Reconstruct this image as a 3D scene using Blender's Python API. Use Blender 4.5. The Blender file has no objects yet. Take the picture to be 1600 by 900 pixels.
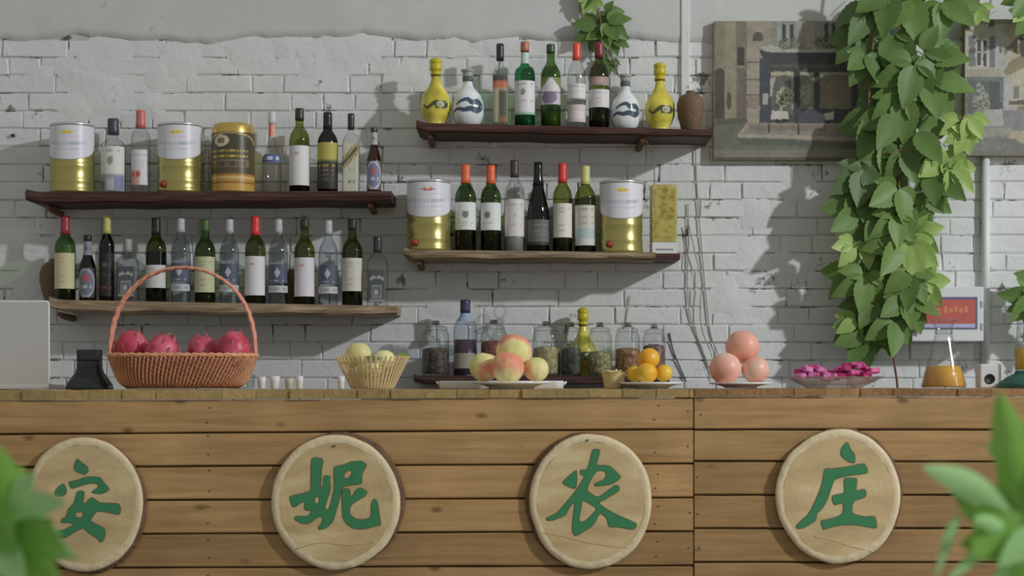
import bpy, bmesh, math, random
from mathutils import Vector, Matrix, noise as mnoise
PI = math.pi
R = random.Random(7)
SC = bpy.context.scene
COL = SC.collection

# ------------------------------------------------------------------ camera, world, light, exposure
F = 2750.0          # focal length in pixels of a 1600 x 900 frame
CZ = 1.12           # eye height
HY = 597.0          # horizon row
cam_d = bpy.data.cameras.new('camera')
cam_d.sensor_width = 36.0
cam_d.lens = F / 1600 * 36
cam_d.shift_y = (HY - 450) / 1600
cam_d.clip_end = 100
cam_d.dof.use_dof = True
cam_d.dof.focus_distance = 5.9
cam_d.dof.aperture_fstop = 2.3
cam = bpy.data.objects.new('camera', cam_d)
cam.location = (0, 0, CZ)
cam.rotation_euler = (PI / 2, 0, 0)
COL.objects.link(cam)
SC.camera = cam

w = bpy.data.worlds.new('daylight'); SC.world = w
w.use_nodes = True
w.node_tree.nodes['Background'].inputs[0].default_value = (1.0, 0.99, 0.93, 1)
w.node_tree.nodes['Background'].inputs[1].default_value = 0.30

def area_light(name, loc, target, sx, sy, power, color):
    l = bpy.data.lights.new(name, 'AREA'); l.shape = 'RECTANGLE'
    l.size = sx; l.size_y = sy; l.energy = power; l.color = color
    o = bpy.data.objects.new(name, l); COL.objects.link(o)
    o.location = loc
    o.rotation_euler = (Vector(target) - Vector(loc)).to_track_quat('-Z', 'Y').to_euler()
    return o
area_light('tall_window_light', (6.6, 2.1, 1.9), (0.0, 6.6, 1.7), 0.6, 2.6, 22, (0.95, 0.98, 1.0))
area_light('window_light', (7.4, 0.9, 5.0), (0.0, 6.6, 1.7), 0.24, 0.30, 430, (0.97, 0.985, 1.0))

SC.view_settings.view_transform = 'Standard'
SC.view_settings.look = 'None'
SC.view_settings.exposure = 0.0
SC.view_settings.gamma = 1.0
SC.view_settings.use_curve_mapping = False
SC.cycles.transparent_max_bounces = 24

# ------------------------------------------------------------------ helpers
def X(px, d): return (px - 800) * d / F
def Z(py, d): return CZ - (py - HY) * d / F
def P(px, py, d): return Vector((X(px, d), d, Z(py, d)))

def lin(c):
    out = []
    for v in c[:3]:
        v /= 255.0
        out.append(v / 12.92 if v <= 0.04045 else ((v + 0.055) / 1.055) ** 2.4)
    return out
KA = 0.50
def A(r, g, b, k=None):
    """albedo of a thing that looks (r,g,b) on screen under this room's light"""
    k = k or KA
    return tuple(min(0.9, v / k) for v in lin((r, g, b))) + (1.0,)

def mkobj(name, verts, faces, mat, parent=None, smooth=False, loc=(0, 0, 0), rot=None):
    me = bpy.data.meshes.new(name)
    me.from_pydata([tuple(v) for v in verts], [], faces)
    me.update()
    if smooth:
        me.polygons.foreach_set('use_smooth', [True] * len(me.polygons))
    if mat: me.materials.append(mat)
    o = bpy.data.objects.new(name, me)
    COL.objects.link(o)
    o.location = loc
    if rot: o.rotation_euler = rot
    if parent: o.parent = parent
    return o

def thing(name, label, cat, loc=(0, 0, 0), rot=None, group=None):
    o = bpy.data.objects.new(name, None); COL.objects.link(o)
    o.empty_display_size = 0.05
    o.location = loc
    if rot: o.rotation_euler = rot
    return tag(o, label, cat, group)

def tag(o, label, cat, group=None):
    o['label'] = label; o['category'] = cat
    if group: o['group'] = group
    return o

def lathe(prof, n=28, sq=0.0, phase=0.0):
    """profile [(r,z)] -> verts, faces; sq>0 pulls the circle towards a rounded square"""
    V, Fc = [], []
    for r, z in prof:
        for i in range(n):
            a = 2 * PI * i / n + phase
            c, s = math.cos(a), math.sin(a)
            k = 1.0
            if sq:
                m = (abs(c) ** (2 + sq) + abs(s) ** (2 + sq)) ** (-1 / (2 + sq))
                k = m
            V.append((r * c * k, r * s * k, z))
    for j in range(len(prof) - 1):
        for i in range(n):
            i2 = (i + 1) % n
            Fc.append((j * n + i, j * n + i2, (j + 1) * n + i2, (j + 1) * n + i))
    if prof[0][0] > 1e-6: Fc.append(tuple(range(n))[::-1])
    if prof[-1][0] > 1e-6:
        b = (len(prof) - 1) * n
        Fc.append(tuple(range(b, b + n)))
    return V, Fc

def tube(pts, rad, n=6, closed=False):
    pts = [Vector(p) for p in pts]
    V, Fc = [], []
    m = len(pts)
    for i, p in enumerate(pts):
        if closed: t = pts[(i + 1) % m] - pts[i - 1]
        else: t = pts[min(i + 1, m - 1)] - pts[max(i - 1, 0)]
        t.normalize()
        up = Vector((0, 0, 1)) if abs(t.z) < 0.9 else Vector((0, 1, 0))
        u = t.cross(up).normalized(); v = u.cross(t)
        r = rad[i] if isinstance(rad, (list, tuple)) else rad
        for k in range(n):
            a = 2 * PI * k / n
            V.append(p + u * (r * math.cos(a)) + v * (r * math.sin(a)))
    for i in range(m if closed else m - 1):
        j = (i + 1) % m
        for k in range(n):
            k2 = (k + 1) % n
            Fc.append((i * n + k, i * n + k2, j * n + k2, j * n + k))
    if not closed:
        Fc.append(tuple(range(n))[::-1]); Fc.append(tuple(range((m - 1) * n, m * n)))
    return V, Fc

def merge(*geos):
    V, Fc = [], []
    for v, f in geos:
        b = len(V)
        V += [tuple(p) for p in v]
        Fc += [tuple(i + b for i in q) for q in f]
    return V, Fc

def xf(geo, M):
    return [M @ Vector(p) for p in geo[0]], geo[1]
def mv(geo, x, y, z): return xf(geo, Matrix.Translation((x, y, z)))

def bbox(x0, x1, y0, y1, z0, z1, bev=0.0, seg=1):
    bm = bmesh.new()
    bmesh.ops.create_cube(bm, size=1)
    for v in bm.verts:
        v.co = ((x0 + x1) / 2 + v.co.x * (x1 - x0), (y0 + y1) / 2 + v.co.y * (y1 - y0), (z0 + z1) / 2 + v.co.z * (z1 - z0))
    if bev:
        bmesh.ops.bevel(bm, geom=bm.edges[:], offset=bev, segments=seg, affect='EDGES', profile=0.5)
    bm.verts.ensure_lookup_table()
    g = ([v.co.copy() for v in bm.verts], [tuple(v.index for v in f.verts) for f in bm.faces])
    bm.free()
    return g

def sphere(r, nu=20, nv=12, sx=1, sy=1, sz=1):
    prof = []
    for j in range(nv + 1):
        a = -PI / 2 + PI * j / nv
        prof.append((max(r * math.cos(a), 1e-7), r * math.sin(a)))
    V, Fc = lathe(prof, nu)
    return [(x * sx, y * sy, z * sz) for x, y, z in V], Fc[:-2] if len(Fc) > nu * nv else Fc

def smoothpath(pts, k=6):
    """Catmull-Rom through pts"""
    pts = [Vector(p) for p in pts]
    out = []
    for i in range(len(pts) - 1):
        p0 = pts[max(i - 1, 0)]; p1 = pts[i]; p2 = pts[i + 1]; p3 = pts[min(i + 2, len(pts) - 1)]
        for j in range(k):
            t = j / k
            out.append(0.5 * ((2 * p1) + (p2 - p0) * t + (2 * p0 - 5 * p1 + 4 * p2 - p3) * t * t + (-p0 + 3 * p1 - 3 * p2 + p3) * t ** 3))
    out.append(pts[-1])
    return out

# ------------------------------------------------------------------ materials
def newmat(name):
    m = bpy.data.materials.new(name); m.use_nodes = True
    return m, m.node_tree.nodes, m.node_tree.links, m.node_tree.nodes['Principled BSDF']

_plain = {}
def plain(name, col, rough=0.5, metal=0.0, bump=0.0, bscale=60, var=0.0):
    if name in _plain: return _plain[name]
    m, N, L, b = newmat(name)
    b.inputs['Base Color'].default_value = col
    b.inputs['Roughness'].default_value = rough
    b.inputs['Metallic'].default_value = metal
    tc = N.new('ShaderNodeTexCoord')
    if var:
        nz = N.new('ShaderNodeTexNoise'); nz.inputs['Scale'].default_value = bscale * 0.4; nz.inputs['Detail'].default_value = 4
        L.new(tc.outputs['Object'], nz.inputs['Vector'])
        mx = N.new('ShaderNodeMix'); mx.data_type = 'RGBA'
        mx.inputs['A'].default_value = tuple(c * (1 - var) for c in col[:3]) + (1,)
        mx.inputs['B'].default_value = tuple(min(1, c * (1 + var)) for c in col[:3]) + (1,)
        L.new(nz.outputs['Fac'], mx.inputs['Factor']); L.new(mx.outputs['Result'], b.inputs['Base Color'])
    if bump:
        nz = N.new('ShaderNodeTexNoise'); nz.inputs['Scale'].default_value = bscale; nz.inputs['Detail'].default_value = 3
        L.new(tc.outputs['Object'], nz.inputs['Vector'])
        bp = N.new('ShaderNodeBump'); bp.inputs['Strength'].default_value = bump; bp.inputs['Distance'].default_value = 0.01
        L.new(nz.outputs['Fac'], bp.inputs['Height']); L.new(bp.outputs['Normal'], b.inputs['Normal'])
    _plain[name] = m
    return m

def vcol_mat(name, rough=0.6, metal=0.0, bump=0.0):
    m, N, L, b = newmat(name)
    at = N.new('ShaderNodeAttribute'); at.attribute_name = 'Col'
    L.new(at.outputs['Color'], b.inputs['Base Color'])
    b.inputs['Roughness'].default_value = rough; b.inputs['Metallic'].default_value = metal
    if bump:
        nz = N.new('ShaderNodeTexNoise'); nz.inputs['Scale'].default_value = 90
        tc = N.new('ShaderNodeTexCoord'); L.new(tc.outputs['Object'], nz.inputs['Vector'])
        bp = N.new('ShaderNodeBump'); bp.inputs['Strength'].default_value = bump; bp.inputs['Distance'].default_value = 0.004
        L.new(nz.outputs['Fac'], bp.inputs['Height']); L.new(bp.outputs['Normal'], b.inputs['Normal'])
    return m

def glass(name, face, edge, refl=0.06, rough=0.04, milk=0.0):
    m, N, L, b = newmat(name)
    N.remove(b)
    out = N['Material Output']
    lw = N.new('ShaderNodeLayerWeight'); lw.inputs['Blend'].default_value = 0.5
    pw = N.new('ShaderNodeMath'); pw.operation = 'POWER'; pw.inputs[1].default_value = 2.6
    L.new(lw.outputs['Facing'], pw.inputs[0])
    mx = N.new('ShaderNodeMix'); mx.data_type = 'RGBA'
    mx.inputs['A'].default_value = tuple(face) + (1,); mx.inputs['B'].default_value = tuple(edge) + (1,)
    L.new(pw.outputs[0], mx.inputs['Factor'])
    tr = N.new('ShaderNodeBsdfTransparent'); L.new(mx.outputs['Result'], tr.inputs['Color'])
    gl = N.new('ShaderNodeBsdfGlossy'); gl.inputs['Roughness'].default_value = rough
    p5 = N.new('ShaderNodeMath'); p5.operation = 'POWER'; p5.inputs[1].default_value = 4.0
    L.new(lw.outputs['Facing'], p5.inputs[0])
    ma = N.new('ShaderNodeMath'); ma.operation = 'MULTIPLY_ADD'; ma.inputs[1].default_value = 0.55; ma.inputs[2].default_value = refl
    L.new(p5.outputs[0], ma.inputs[0])
    ms = N.new('ShaderNodeMixShader')
    L.new(ma.outputs[0], ms.inputs[0]); L.new(tr.outputs[0], ms.inputs[1]); L.new(gl.outputs[0], ms.inputs[2])
    if milk:
        df = N.new('ShaderNodeBsdfTranslucent'); df.inputs['Color'].default_value = (.9, .88, .88, 1)
        dd = N.new('ShaderNodeBsdfDiffuse'); dd.inputs['Color'].default_value = (.9, .88, .88, 1)
        m1 = N.new('ShaderNodeMixShader'); L.new(df.outputs[0], m1.inputs[1]); L.new(dd.outputs[0], m1.inputs[2])
        m2 = N.new('ShaderNodeMixShader'); m2.inputs[0].default_value = milk
        L.new(ms.outputs[0], m2.inputs[1]); L.new(m1.outputs[0], m2.inputs[2]); ms = m2
    L.new(ms.outputs[0], out.inputs[0])
    return m

def wood(name, c0, c1, c2, grain=(1.2, 22, 22), rough=0.6, bump=0.25, randtint=0.25, knots=True, axis='X'):
    """long grain along an axis, with knots; tint differs from board to board"""
    m, N, L, b = newmat(name)
    tc = N.new('ShaderNodeTexCoord'); oi = N.new('ShaderNodeObjectInfo')
    mp = N.new('ShaderNodeMapping')
    sc = grain if axis == 'X' else ((grain[1], grain[0], grain[2]) if axis == 'Y' else (grain[1], grain[2], grain[0]))
    mp.inputs['Scale'].default_value = sc
    off = N.new('ShaderNodeVectorMath'); off.operation = 'ADD'
    sca = N.new('ShaderNodeMath'); sca.operation = 'MULTIPLY'; sca.inputs[1].default_value = 37.0
    L.new(oi.outputs['Random'], sca.inputs[0])
    L.new(tc.outputs['Object'], off.inputs[0]); L.new(sca.outputs[0], off.inputs[1])
    L.new(off.outputs[0], mp.inputs['Vector'])
    n1 = N.new('ShaderNodeTexNoise'); n1.inputs['Scale'].default_value = 3.0; n1.inputs['Detail'].default_value = 7; n1.inputs['Roughness'].default_value = 0.62
    n1.inputs['Distortion'].default_value = 0.6
    L.new(mp.outputs[0], n1.inputs['Vector'])
    cr = N.new('ShaderNodeValToRGB')
    cr.color_ramp.elements[0].position = 0.3; cr.color_ramp.elements[0].color = c0
    cr.color_ramp.elements[1].position = 0.72; cr.color_ramp.elements[1].color = c2
    e = cr.color_ramp.elements.new(0.52); e.color = c1
    L.new(n1.outputs['Fac'], cr.inputs['Fac'])
    last = cr.outputs['Color']
    # large soft blotches
    n2 = N.new('ShaderNodeTexNoise'); n2.inputs['Scale'].default_value = 3.5; n2.inputs['Detail'].default_value = 3
    L.new(off.outputs[0], n2.inputs['Vector'])
    mr = N.new('ShaderNodeMapRange'); mr.inputs['From Min'].default_value = 0.3; mr.inputs['From Max'].default_value = 0.7
    mr.inputs['To Min'].default_value = 0.82; mr.inputs['To Max'].default_value = 1.12
    L.new(n2.outputs['Fac'], mr.inputs['Value'])
    hs = N.new('ShaderNodeHueSaturation')
    L.new(last, hs.inputs['Color']); L.new(mr.outputs[0], hs.inputs['Value'])
    h2 = N.new('ShaderNodeHueSaturation')
    mr2 = N.new('ShaderNodeMapRange'); mr2.inputs['To Min'].default_value = 1 - randtint; mr2.inputs['To Max'].default_value = 1 + randtint * 0.6
    L.new(oi.outputs['Random'], mr2.inputs['Value']); L.new(mr2.outputs[0], h2.inputs['Value']); L.new(hs.outputs[0], h2.inputs['Color'])
    last = h2.outputs[0]
    if knots:
        mpk = N.new('ShaderNodeMapping'); mpk.inputs['Scale'].default_value = (5.5, 11, 11)
        L.new(off.outputs[0], mpk.inputs['Vector'])
        vo = N.new('ShaderNodeTexVoronoi'); vo.inputs['Scale'].default_value = 1.0
        L.new(mpk.outputs[0], vo.inputs['Vector'])
        kr = N.new('ShaderNodeMapRange'); kr.inputs['From Min'].default_value = 0.04; kr.inputs['From Max'].default_value = 0.13
        kr.inputs['To Min'].default_value = 0.42; kr.inputs['To Max'].default_value = 1.0
        L.new(vo.outputs['Distance'], kr.inputs['Value'])
        h3 = N.new('ShaderNodeHueSaturation'); L.new(last, h3.inputs['Color']); L.new(kr.outputs[0], h3.inputs['Value'])
        last = h3.outputs[0]
    L.new(last, b.inputs['Base Color'])
    b.inputs['Roughness'].default_value = rough
    b.inputs['Specular IOR Level'].default_value = 0.3
    bp = N.new('ShaderNodeBump'); bp.inputs['Strength'].default_value = bump; bp.inputs['Distance'].default_value = 0.004
    L.new(n1.outputs['Fac'], bp.inputs['Height']); L.new(bp.outputs['Normal'], b.inputs['Normal'])
    return m

def paint_wall(name, base, dark, pit=0.5, bstr=0.5, thr=0.365):
    """thick old whitewash: lumpy relief, grime in pits"""
    m, N, L, b = newmat(name)
    tc = N.new('ShaderNodeNewGeometry')
    n1 = N.new('ShaderNodeTexNoise'); n1.inputs['Scale'].default_value = 26; n1.inputs['Detail'].default_value = 8; n1.inputs['Roughness'].default_value = 0.65
    L.new(tc.outputs['Position'], n1.inputs['Vector'])
    n2 = N.new('ShaderNodeTexNoise'); n2.inputs['Scale'].default_value = 5; n2.inputs['Detail'].default_value = 4
    L.new(tc.outputs['Position'], n2.inputs['Vector'])
    # pits: only where both the fine and the coarse noise are high
    mu = N.new('ShaderNodeMath'); mu.operation = 'MULTIPLY'
    L.new(n1.outputs['Fac'], mu.inputs[0]); L.new(n2.outputs['Fac'], mu.inputs[1])
    mr = N.new('ShaderNodeMapRange'); mr.inputs['From Min'].default_value = thr; mr.inputs['From Max'].default_value = thr + .055
    mr.inputs['To Min'].default_value = 0.0; mr.inputs['To Max'].default_value = pit
    L.new(mu.outputs[0], mr.inputs['Value'])
    mx = N.new('ShaderNodeMix'); mx.data_type = 'RGBA'
    mx.inputs['A'].default_value = base; mx.inputs['B'].default_value = dark
    L.new(mr.outputs[0], mx.inputs['Factor'])
    hs = N.new('ShaderNodeHueSaturation')
    v2 = N.new('ShaderNodeMapRange'); v2.inputs['From Min'].default_value = 0.3; v2.inputs['From Max'].default_value = 0.7
    v2.inputs['To Min'].default_value = 0.93; v2.inputs['To Max'].default_value = 1.05
    L.new(n2.outputs['Fac'], v2.inputs['Value']); L.new(v2.outputs[0], hs.inputs['Value']); L.new(mx.outputs['Result'], hs.inputs['Color'])
    L.new(hs.outputs[0], b.inputs['Base Color'])
    b.inputs['Roughness'].default_value = 0.75
    b.inputs['Specular IOR Level'].default_value = 0.25
    bp = N.new('ShaderNodeBump'); bp.inputs['Strength'].default_value = bstr; bp.inputs['Distance'].default_value = 0.006
    L.new(n1.outputs['Fac'], bp.inputs['Height']); L.new(bp.outputs['Normal'], b.inputs['Normal'])
    return m

def leaf_mat(name, c1, c2, trans=0.25, rough=0.45):
    m, N, L, b = newmat(name)
    oi = N.new('ShaderNodeObjectInfo'); tc = N.new('ShaderNodeTexCoord')
    nz = N.new('ShaderNodeTexNoise'); nz.inputs['Scale'].default_value = 9
    L.new(tc.outputs['Object'], nz.inputs['Vector'])
    ad = N.new('ShaderNodeMath'); ad.operation = 'MULTIPLY_ADD'; ad.inputs[1].default_value = 0.5
    L.new(nz.outputs['Fac'], ad.inputs[0])
    ml = N.new('ShaderNodeMath'); ml.operation = 'MULTIPLY'; ml.inputs[1].default_value = 0.75
    L.new(oi.outputs['Random'], ml.inputs[0]); L.new(ml.outputs[0], ad.inputs[2])
    mx = N.new('ShaderNodeMix'); mx.data_type = 'RGBA'
    mx.inputs['A'].default_value = c1; mx.inputs['B'].default_value = c2
    L.new(ad.outputs[0], mx.inputs['Factor'])
    L.new(mx.outputs['Result'], b.inputs['Base Color'])
    b.inputs['Roughness'].default_value = rough
    b.inputs['Specular IOR Level'].default_value = 0.35
    tl = N.new('ShaderNodeBsdfTranslucent'); L.new(mx.outputs['Result'], tl.inputs['Color'])
    ms = N.new('ShaderNodeMixShader'); ms.inputs[0].default_value = trans
    L.new(b.outputs[0], ms.inputs[1]); L.new(tl.outputs[0], ms.inputs[2])
    L.new(ms.outputs[0], N['Material Output'].inputs[0])
    return m

def blush_mat(name, c_low, c_mid, c_high, scale=6, rough=0.5, stops=(0.35, 0.52, 0.68), bump=0.0):
    m, N, L, b = newmat(name)
    tc = N.new('ShaderNodeTexCoord'); oi = N.new('ShaderNodeObjectInfo')
    mu = N.new('ShaderNodeMath'); mu.operation = 'MULTIPLY'; mu.inputs[1].default_value = 11
    L.new(oi.outputs['Random'], mu.inputs[0])
    ad = N.new('ShaderNodeVectorMath'); ad.operation = 'ADD'
    L.new(tc.outputs['Object'], ad.inputs[0]); L.new(mu.outputs[0], ad.inputs[1])
    nz = N.new('ShaderNodeTexNoise'); nz.inputs['Scale'].default_value = scale; nz.inputs['Detail'].default_value = 2
    L.new(ad.outputs[0], nz.inputs['Vector'])
    cr = N.new('ShaderNodeValToRGB')
    cr.color_ramp.elements[0].position = stops[0]; cr.color_ramp.elements[0].color = c_low
    cr.color_ramp.elements[1].position = stops[2]; cr.color_ramp.elements[1].color = c_high
    e = cr.color_ramp.elements.new(stops[1]); e.color = c_mid
    L.new(nz.outputs['Fac'], cr.inputs['Fac']); L.new(cr.outputs['Color'], b.inputs['Base Color'])
    b.inputs['Roughness'].default_value = rough
    if bump:
        n2 = N.new('ShaderNodeTexNoise'); n2.inputs['Scale'].default_value = 220
        L.new(tc.outputs['Object'], n2.inputs['Vector'])
        bp = N.new('ShaderNodeBump'); bp.inputs['Strength'].default_value = bump; bp.inputs['Distance'].default_value = 0.002
        L.new(n2.outputs['Fac'], bp.inputs['Height']); L.new(bp.outputs['Normal'], b.inputs['Normal'])
    return m

M_BRICK = paint_wall('whitewashed_brick', A(163, 165, 165, 0.47), A(60, 58, 52), 0.75, 0.7, 0.35)
M_PLASTER = paint_wall('whitewashed_plaster', A(150, 152, 151, 0.47), A(80, 78, 72), 0.3, 0.22)
M_MORTAR = paint_wall('grey_mortar', A(150, 151, 150), A(46, 44, 40), 0.9, 0.6, 0.27)
M_FLOOR = plain('concrete_floor', (0.25, 0.24, 0.22, 1), 0.8, 0, 0.2, 20, 0.15)
M_PLANK = wood('pine_plank', A(124, 98, 62), A(140, 112, 75), A(150, 122, 84), grain=(1.0, 16, 16), randtint=0.2)
M_TOPB = wood('pine_top_board', A(118, 98, 62), A(134, 114, 74), A(146, 126, 84), axis='Y', knots=False, randtint=0.25)
M_TOPR = wood('brown_top_board', A(104, 76, 50), A(124, 94, 62), A(140, 108, 74), axis='Y', knots=False, randtint=0.3)
M_CARC = plain('dark_carcass', A(42, 34, 26), 0.8)
M_SHELF_DARK = wood('dark_stained_wood', A(36, 24, 22), A(58, 38, 34), A(84, 58, 50), knots=False, randtint=0.1)
M_SHELF_OLD = wood('weathered_wood', A(78, 64, 50), A(118, 102, 82), A(148, 134, 112), grain=(2.2, 30, 30), knots=True, randtint=0.1, bump=0.6)
M_BARK = plain('bark', A(84, 62, 46), 0.9, 0, 0.9, 70, 0.45)
M_GREENPAINT = plain('green_paint', A(46, 104, 68), 0.55, 0, 0.05, 60, 0.12)
M_OUTLINE = plain('dark_outline_paint', A(66, 50, 34), 0.7)

G_CLEAR = glass('clear_glass', (0.93, 0.945, 0.94), (0.46, 0.49, 0.49), 0.06)
G_JUG = glass('jug_glass', (0.95, 0.965, 0.96), (0.36, 0.40, 0.42), 0.10)
G_DARK = glass('dark_green_glass', (0.40, 0.45, 0.16), (0.05, 0.07, 0.02), 0.05)
G_OLIVE = glass('olive_glass', (0.51, 0.55, 0.23), (0.06, 0.08, 0.02), 0.05)
G_GREEN = glass('green_glass', (0.37, 0.54, 0.23), (0.03, 0.08, 0.02), 0.05)
G_EMER = glass('emerald_glass', (0.16, 0.56, 0.32), (0.01, 0.12, 0.05), 0.05)
G_BLACK = glass('black_glass', (0.12, 0.12, 0.10), (0.01, 0.01, 0.01), 0.06)
G_BROWN = glass('brown_glass', (0.42, 0.24, 0.12), (0.06, 0.03, 0.01), 0.06)
G_BLUE = glass('blue_tint_glass', (0.85, 0.89, 0.92), (0.3, 0.35, 0.40), 0.05)
M_WINE = plain('dark_wine', (0.010, 0.010, 0.009, 1), 0.25)
M_LABEL = vcol_mat('printed_paper', 0.6)
M_CANWHITE = vcol_mat('printed_tin', 0.3)
def capmat(r, g, b, rough=0.35): return plain('cap_%d_%d_%d' % (r, g, b), A(r, g, b), rough)
M_GOLD = plain('gold_tin', A(124, 118, 72, 0.42), 0.3, 0.7)
M_TIN = plain('silver_tin', A(165, 165, 172), 0.3, 0.6)
M_WHITEP = plain('white_china', A(178, 178, 182), 0.25)
M_WHITEPL = plain('white_plastic', A(165, 168, 168), 0.45)
M_YELLOW = blush_mat('yellow_glaze', A(138, 128, 46), A(162, 152, 58), A(178, 168, 78), 14, 0.2)
M_BLUEWHITE = blush_mat('blue_white_glaze', A(150, 162, 168), A(172, 182, 184), A(180, 186, 184), 18, 0.18)
M_CLAY = plain('brown_clay', A(84, 66, 50), 0.7, 0, 0.3, 80, 0.2)

# ------------------------------------------------------------------ room shell
WY = 6.60   # front of the bricks
back = mkobj('wall_back', *bbox(-4.2, 4.2, WY + 0.0045, WY + 0.25, 0, 3.2), M_MORTAR); back['kind'] = 'structure'
fl = mkobj('floor', *bbox(-4.2, 4.2, -1.0, WY + 0.25, -0.1, 0), M_FLOOR); fl['kind'] = 'structure'

def brick_geo(L_, H_, rng):
    d = 0.02
    g = bbox(-L_ / 2, L_ / 2, 0, d, -H_ / 2, H_ / 2, 0.0045)
    V = []
    for v in g[0]:
        f = 1.0 if v.y < d * 0.6 else 0.3
        V.append(Vector((v.x + rng.uniform(-.0028, .0028) * f, v.y + rng.uniform(-.0016, .0012) * f, v.z + rng.uniform(-.0022, .0022) * f)))
    return V, g[1]
CH = 0.0668
stretch = []; header = []
for k in range(7):
    g = brick_geo(0.2430, CH - 0.0034, R); me = bpy.data.meshes.new('brick'); me.from_pydata([tuple(v) for v in g[0]], [], g[1]); me.materials.append(M_BRICK); stretch.append((me, g))
for k in range(5):
    g = brick_geo(0.1168, CH - 0.0034, R); me = bpy.data.meshes.new('brick'); me.from_pydata([tuple(v) for v in g[0]], [], g[1]); me.materials.append(M_BRICK); header.append((me, g))
z_top = Z(62, WY)
bricks = []
for c in range(24):
    zc = z_top - CH * (c + 0.5)
    x = -2.25 + R.uniform(-0.2, 0)
    while x < 2.2:
        if R.random() < 0.62: L_, pool = 0.246, stretch
        else: L_, pool = 0.120, header
        bricks.append((x + L_ / 2, zc, R.choice(pool), c))
        x += L_
def bscore(b):
    x, z, p, c = b
    s = 1.0 if p in stretch else 0.5
    if abs(x) > 1.92: s -= 2
    if z < Z(560, WY): s -= 0.6
    if z < Z(600, WY): s -= 2
    if -1.82 < x < -0.45 and z < Z(480, WY): s -= .35
    return s
bricks.sort(key=bscore, reverse=True)
rest = []
for i, (x, z, (me, g), c) in enumerate(bricks):
    dy = R.uniform(-0.002, 0.002); rot = R.uniform(-0.006, 0.006)
    if i < 300:
        o = bpy.data.objects.new('brick', me); COL.objects.link(o); o.parent = back
        o.location = (x, WY + dy, z); o.rotation_euler = (R.uniform(-.006, .006), rot, R.uniform(-.005, .005))
    else:
        rest.append(mv(g, x, WY + dy, z))
o = mkobj('brick', *merge(*rest), M_BRICK, back); o['kind'] = 'stuff'

# plastered band above the brickwork, with a ragged lower edge
V, Fc = [], []
n = 260
for i in range(n + 1):
    x = -2.4 + 4.8 * i / n
    zl = z_top - 0.004 + 0.030 * mnoise.noise((x * 2.1, 3.3, 0)) + 0.02 * mnoise.noise((x * 9, 1.3, 0)) + 0.008 * mnoise.noise((x * 31, 7.3, 0))
    V += [(x, WY + 0.012, zl), (x, WY - 0.003, zl + 0.006), (x, WY - 0.006, zl + 0.035), (x, WY - 0.006, 3.2)]
for i in range(n):
    for k in range(3):
        a = i * 4 + k
        Fc.append((a, a + 4, a + 5, a + 1))
o = mkobj('plaster_band', V, Fc, M_PLASTER, back, smooth=True)

# smeared lumps of old render on the brickwork
lumps = []
for (px, py, s) in [(150, 95, 30), (135, 120, 24), (165, 150, 26), (120, 170, 18), (250, 120, 18), (280, 98, 24), (530, 85, 26), (500, 100, 22), (390, 75, 24), (560, 75, 24), (455, 70, 18), (235, 165, 18), (770, 60, 20), (60, 118, 14), (640, 120, 20), (715, 62, 18), (30, 380, 22), (55, 430, 24), (110, 380, 20), (1180, 330, 18), (1240, 420, 22), (1140, 470, 22), (1250, 300, 20), (700, 470, 20), (1170, 400, 18)]:
    c = P(px, py, WY); m = 18
    rr = 1.5 * s / (F / WY)
    vv = [(c.x, WY - 0.0034, c.z)]
    for k in range(m):
        a = 2 * PI * k / m; q = rr * (0.8 + 0.5 * mnoise.noise((px + math.cos(a) * 1.5, py * 0.7, math.sin(a) * 1.5)))
        vv.append((c.x + 0.62 * q * math.cos(a) * 1.3, WY - 0.0032, c.z + 0.62 * q * math.sin(a)))
    for k in range(m):
        a = 2 * PI * k / m; q = rr * (0.95 + 0.6 * mnoise.noise((px + math.cos(a) * 1.5, py * 0.7, math.sin(a) * 1.5))) * (1 + R.uniform(-.08, .08))
        vv.append((c.x + q * math.cos(a) * 1.3, WY + 0.0012, c.z + q * math.sin(a)))
    ff = [(0, 1 + (k + 1) % m, 1 + k) for k in range(m)] + [(1 + k, 1 + (k + 1) % m, 1 + m + (k + 1) % m, 1 + m + k) for k in range(m)]
    mkobj('plaster_patch', vv, [f[::-1] for f in ff], M_BRICK, back, smooth=True)

# drilled hole plug on the left of the wall
o = mkobj('wall_plug', *xf(lathe([(0.007, 0), (0.006, 0.014), (0.003, 0.016)], 10), Matrix.Translation(P(21, 212, WY)) @ Matrix.Rotation(PI / 2, 4, 'X')), plain('black_plastic', A(24, 24, 26), 0.4))
o.parent = back

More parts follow.
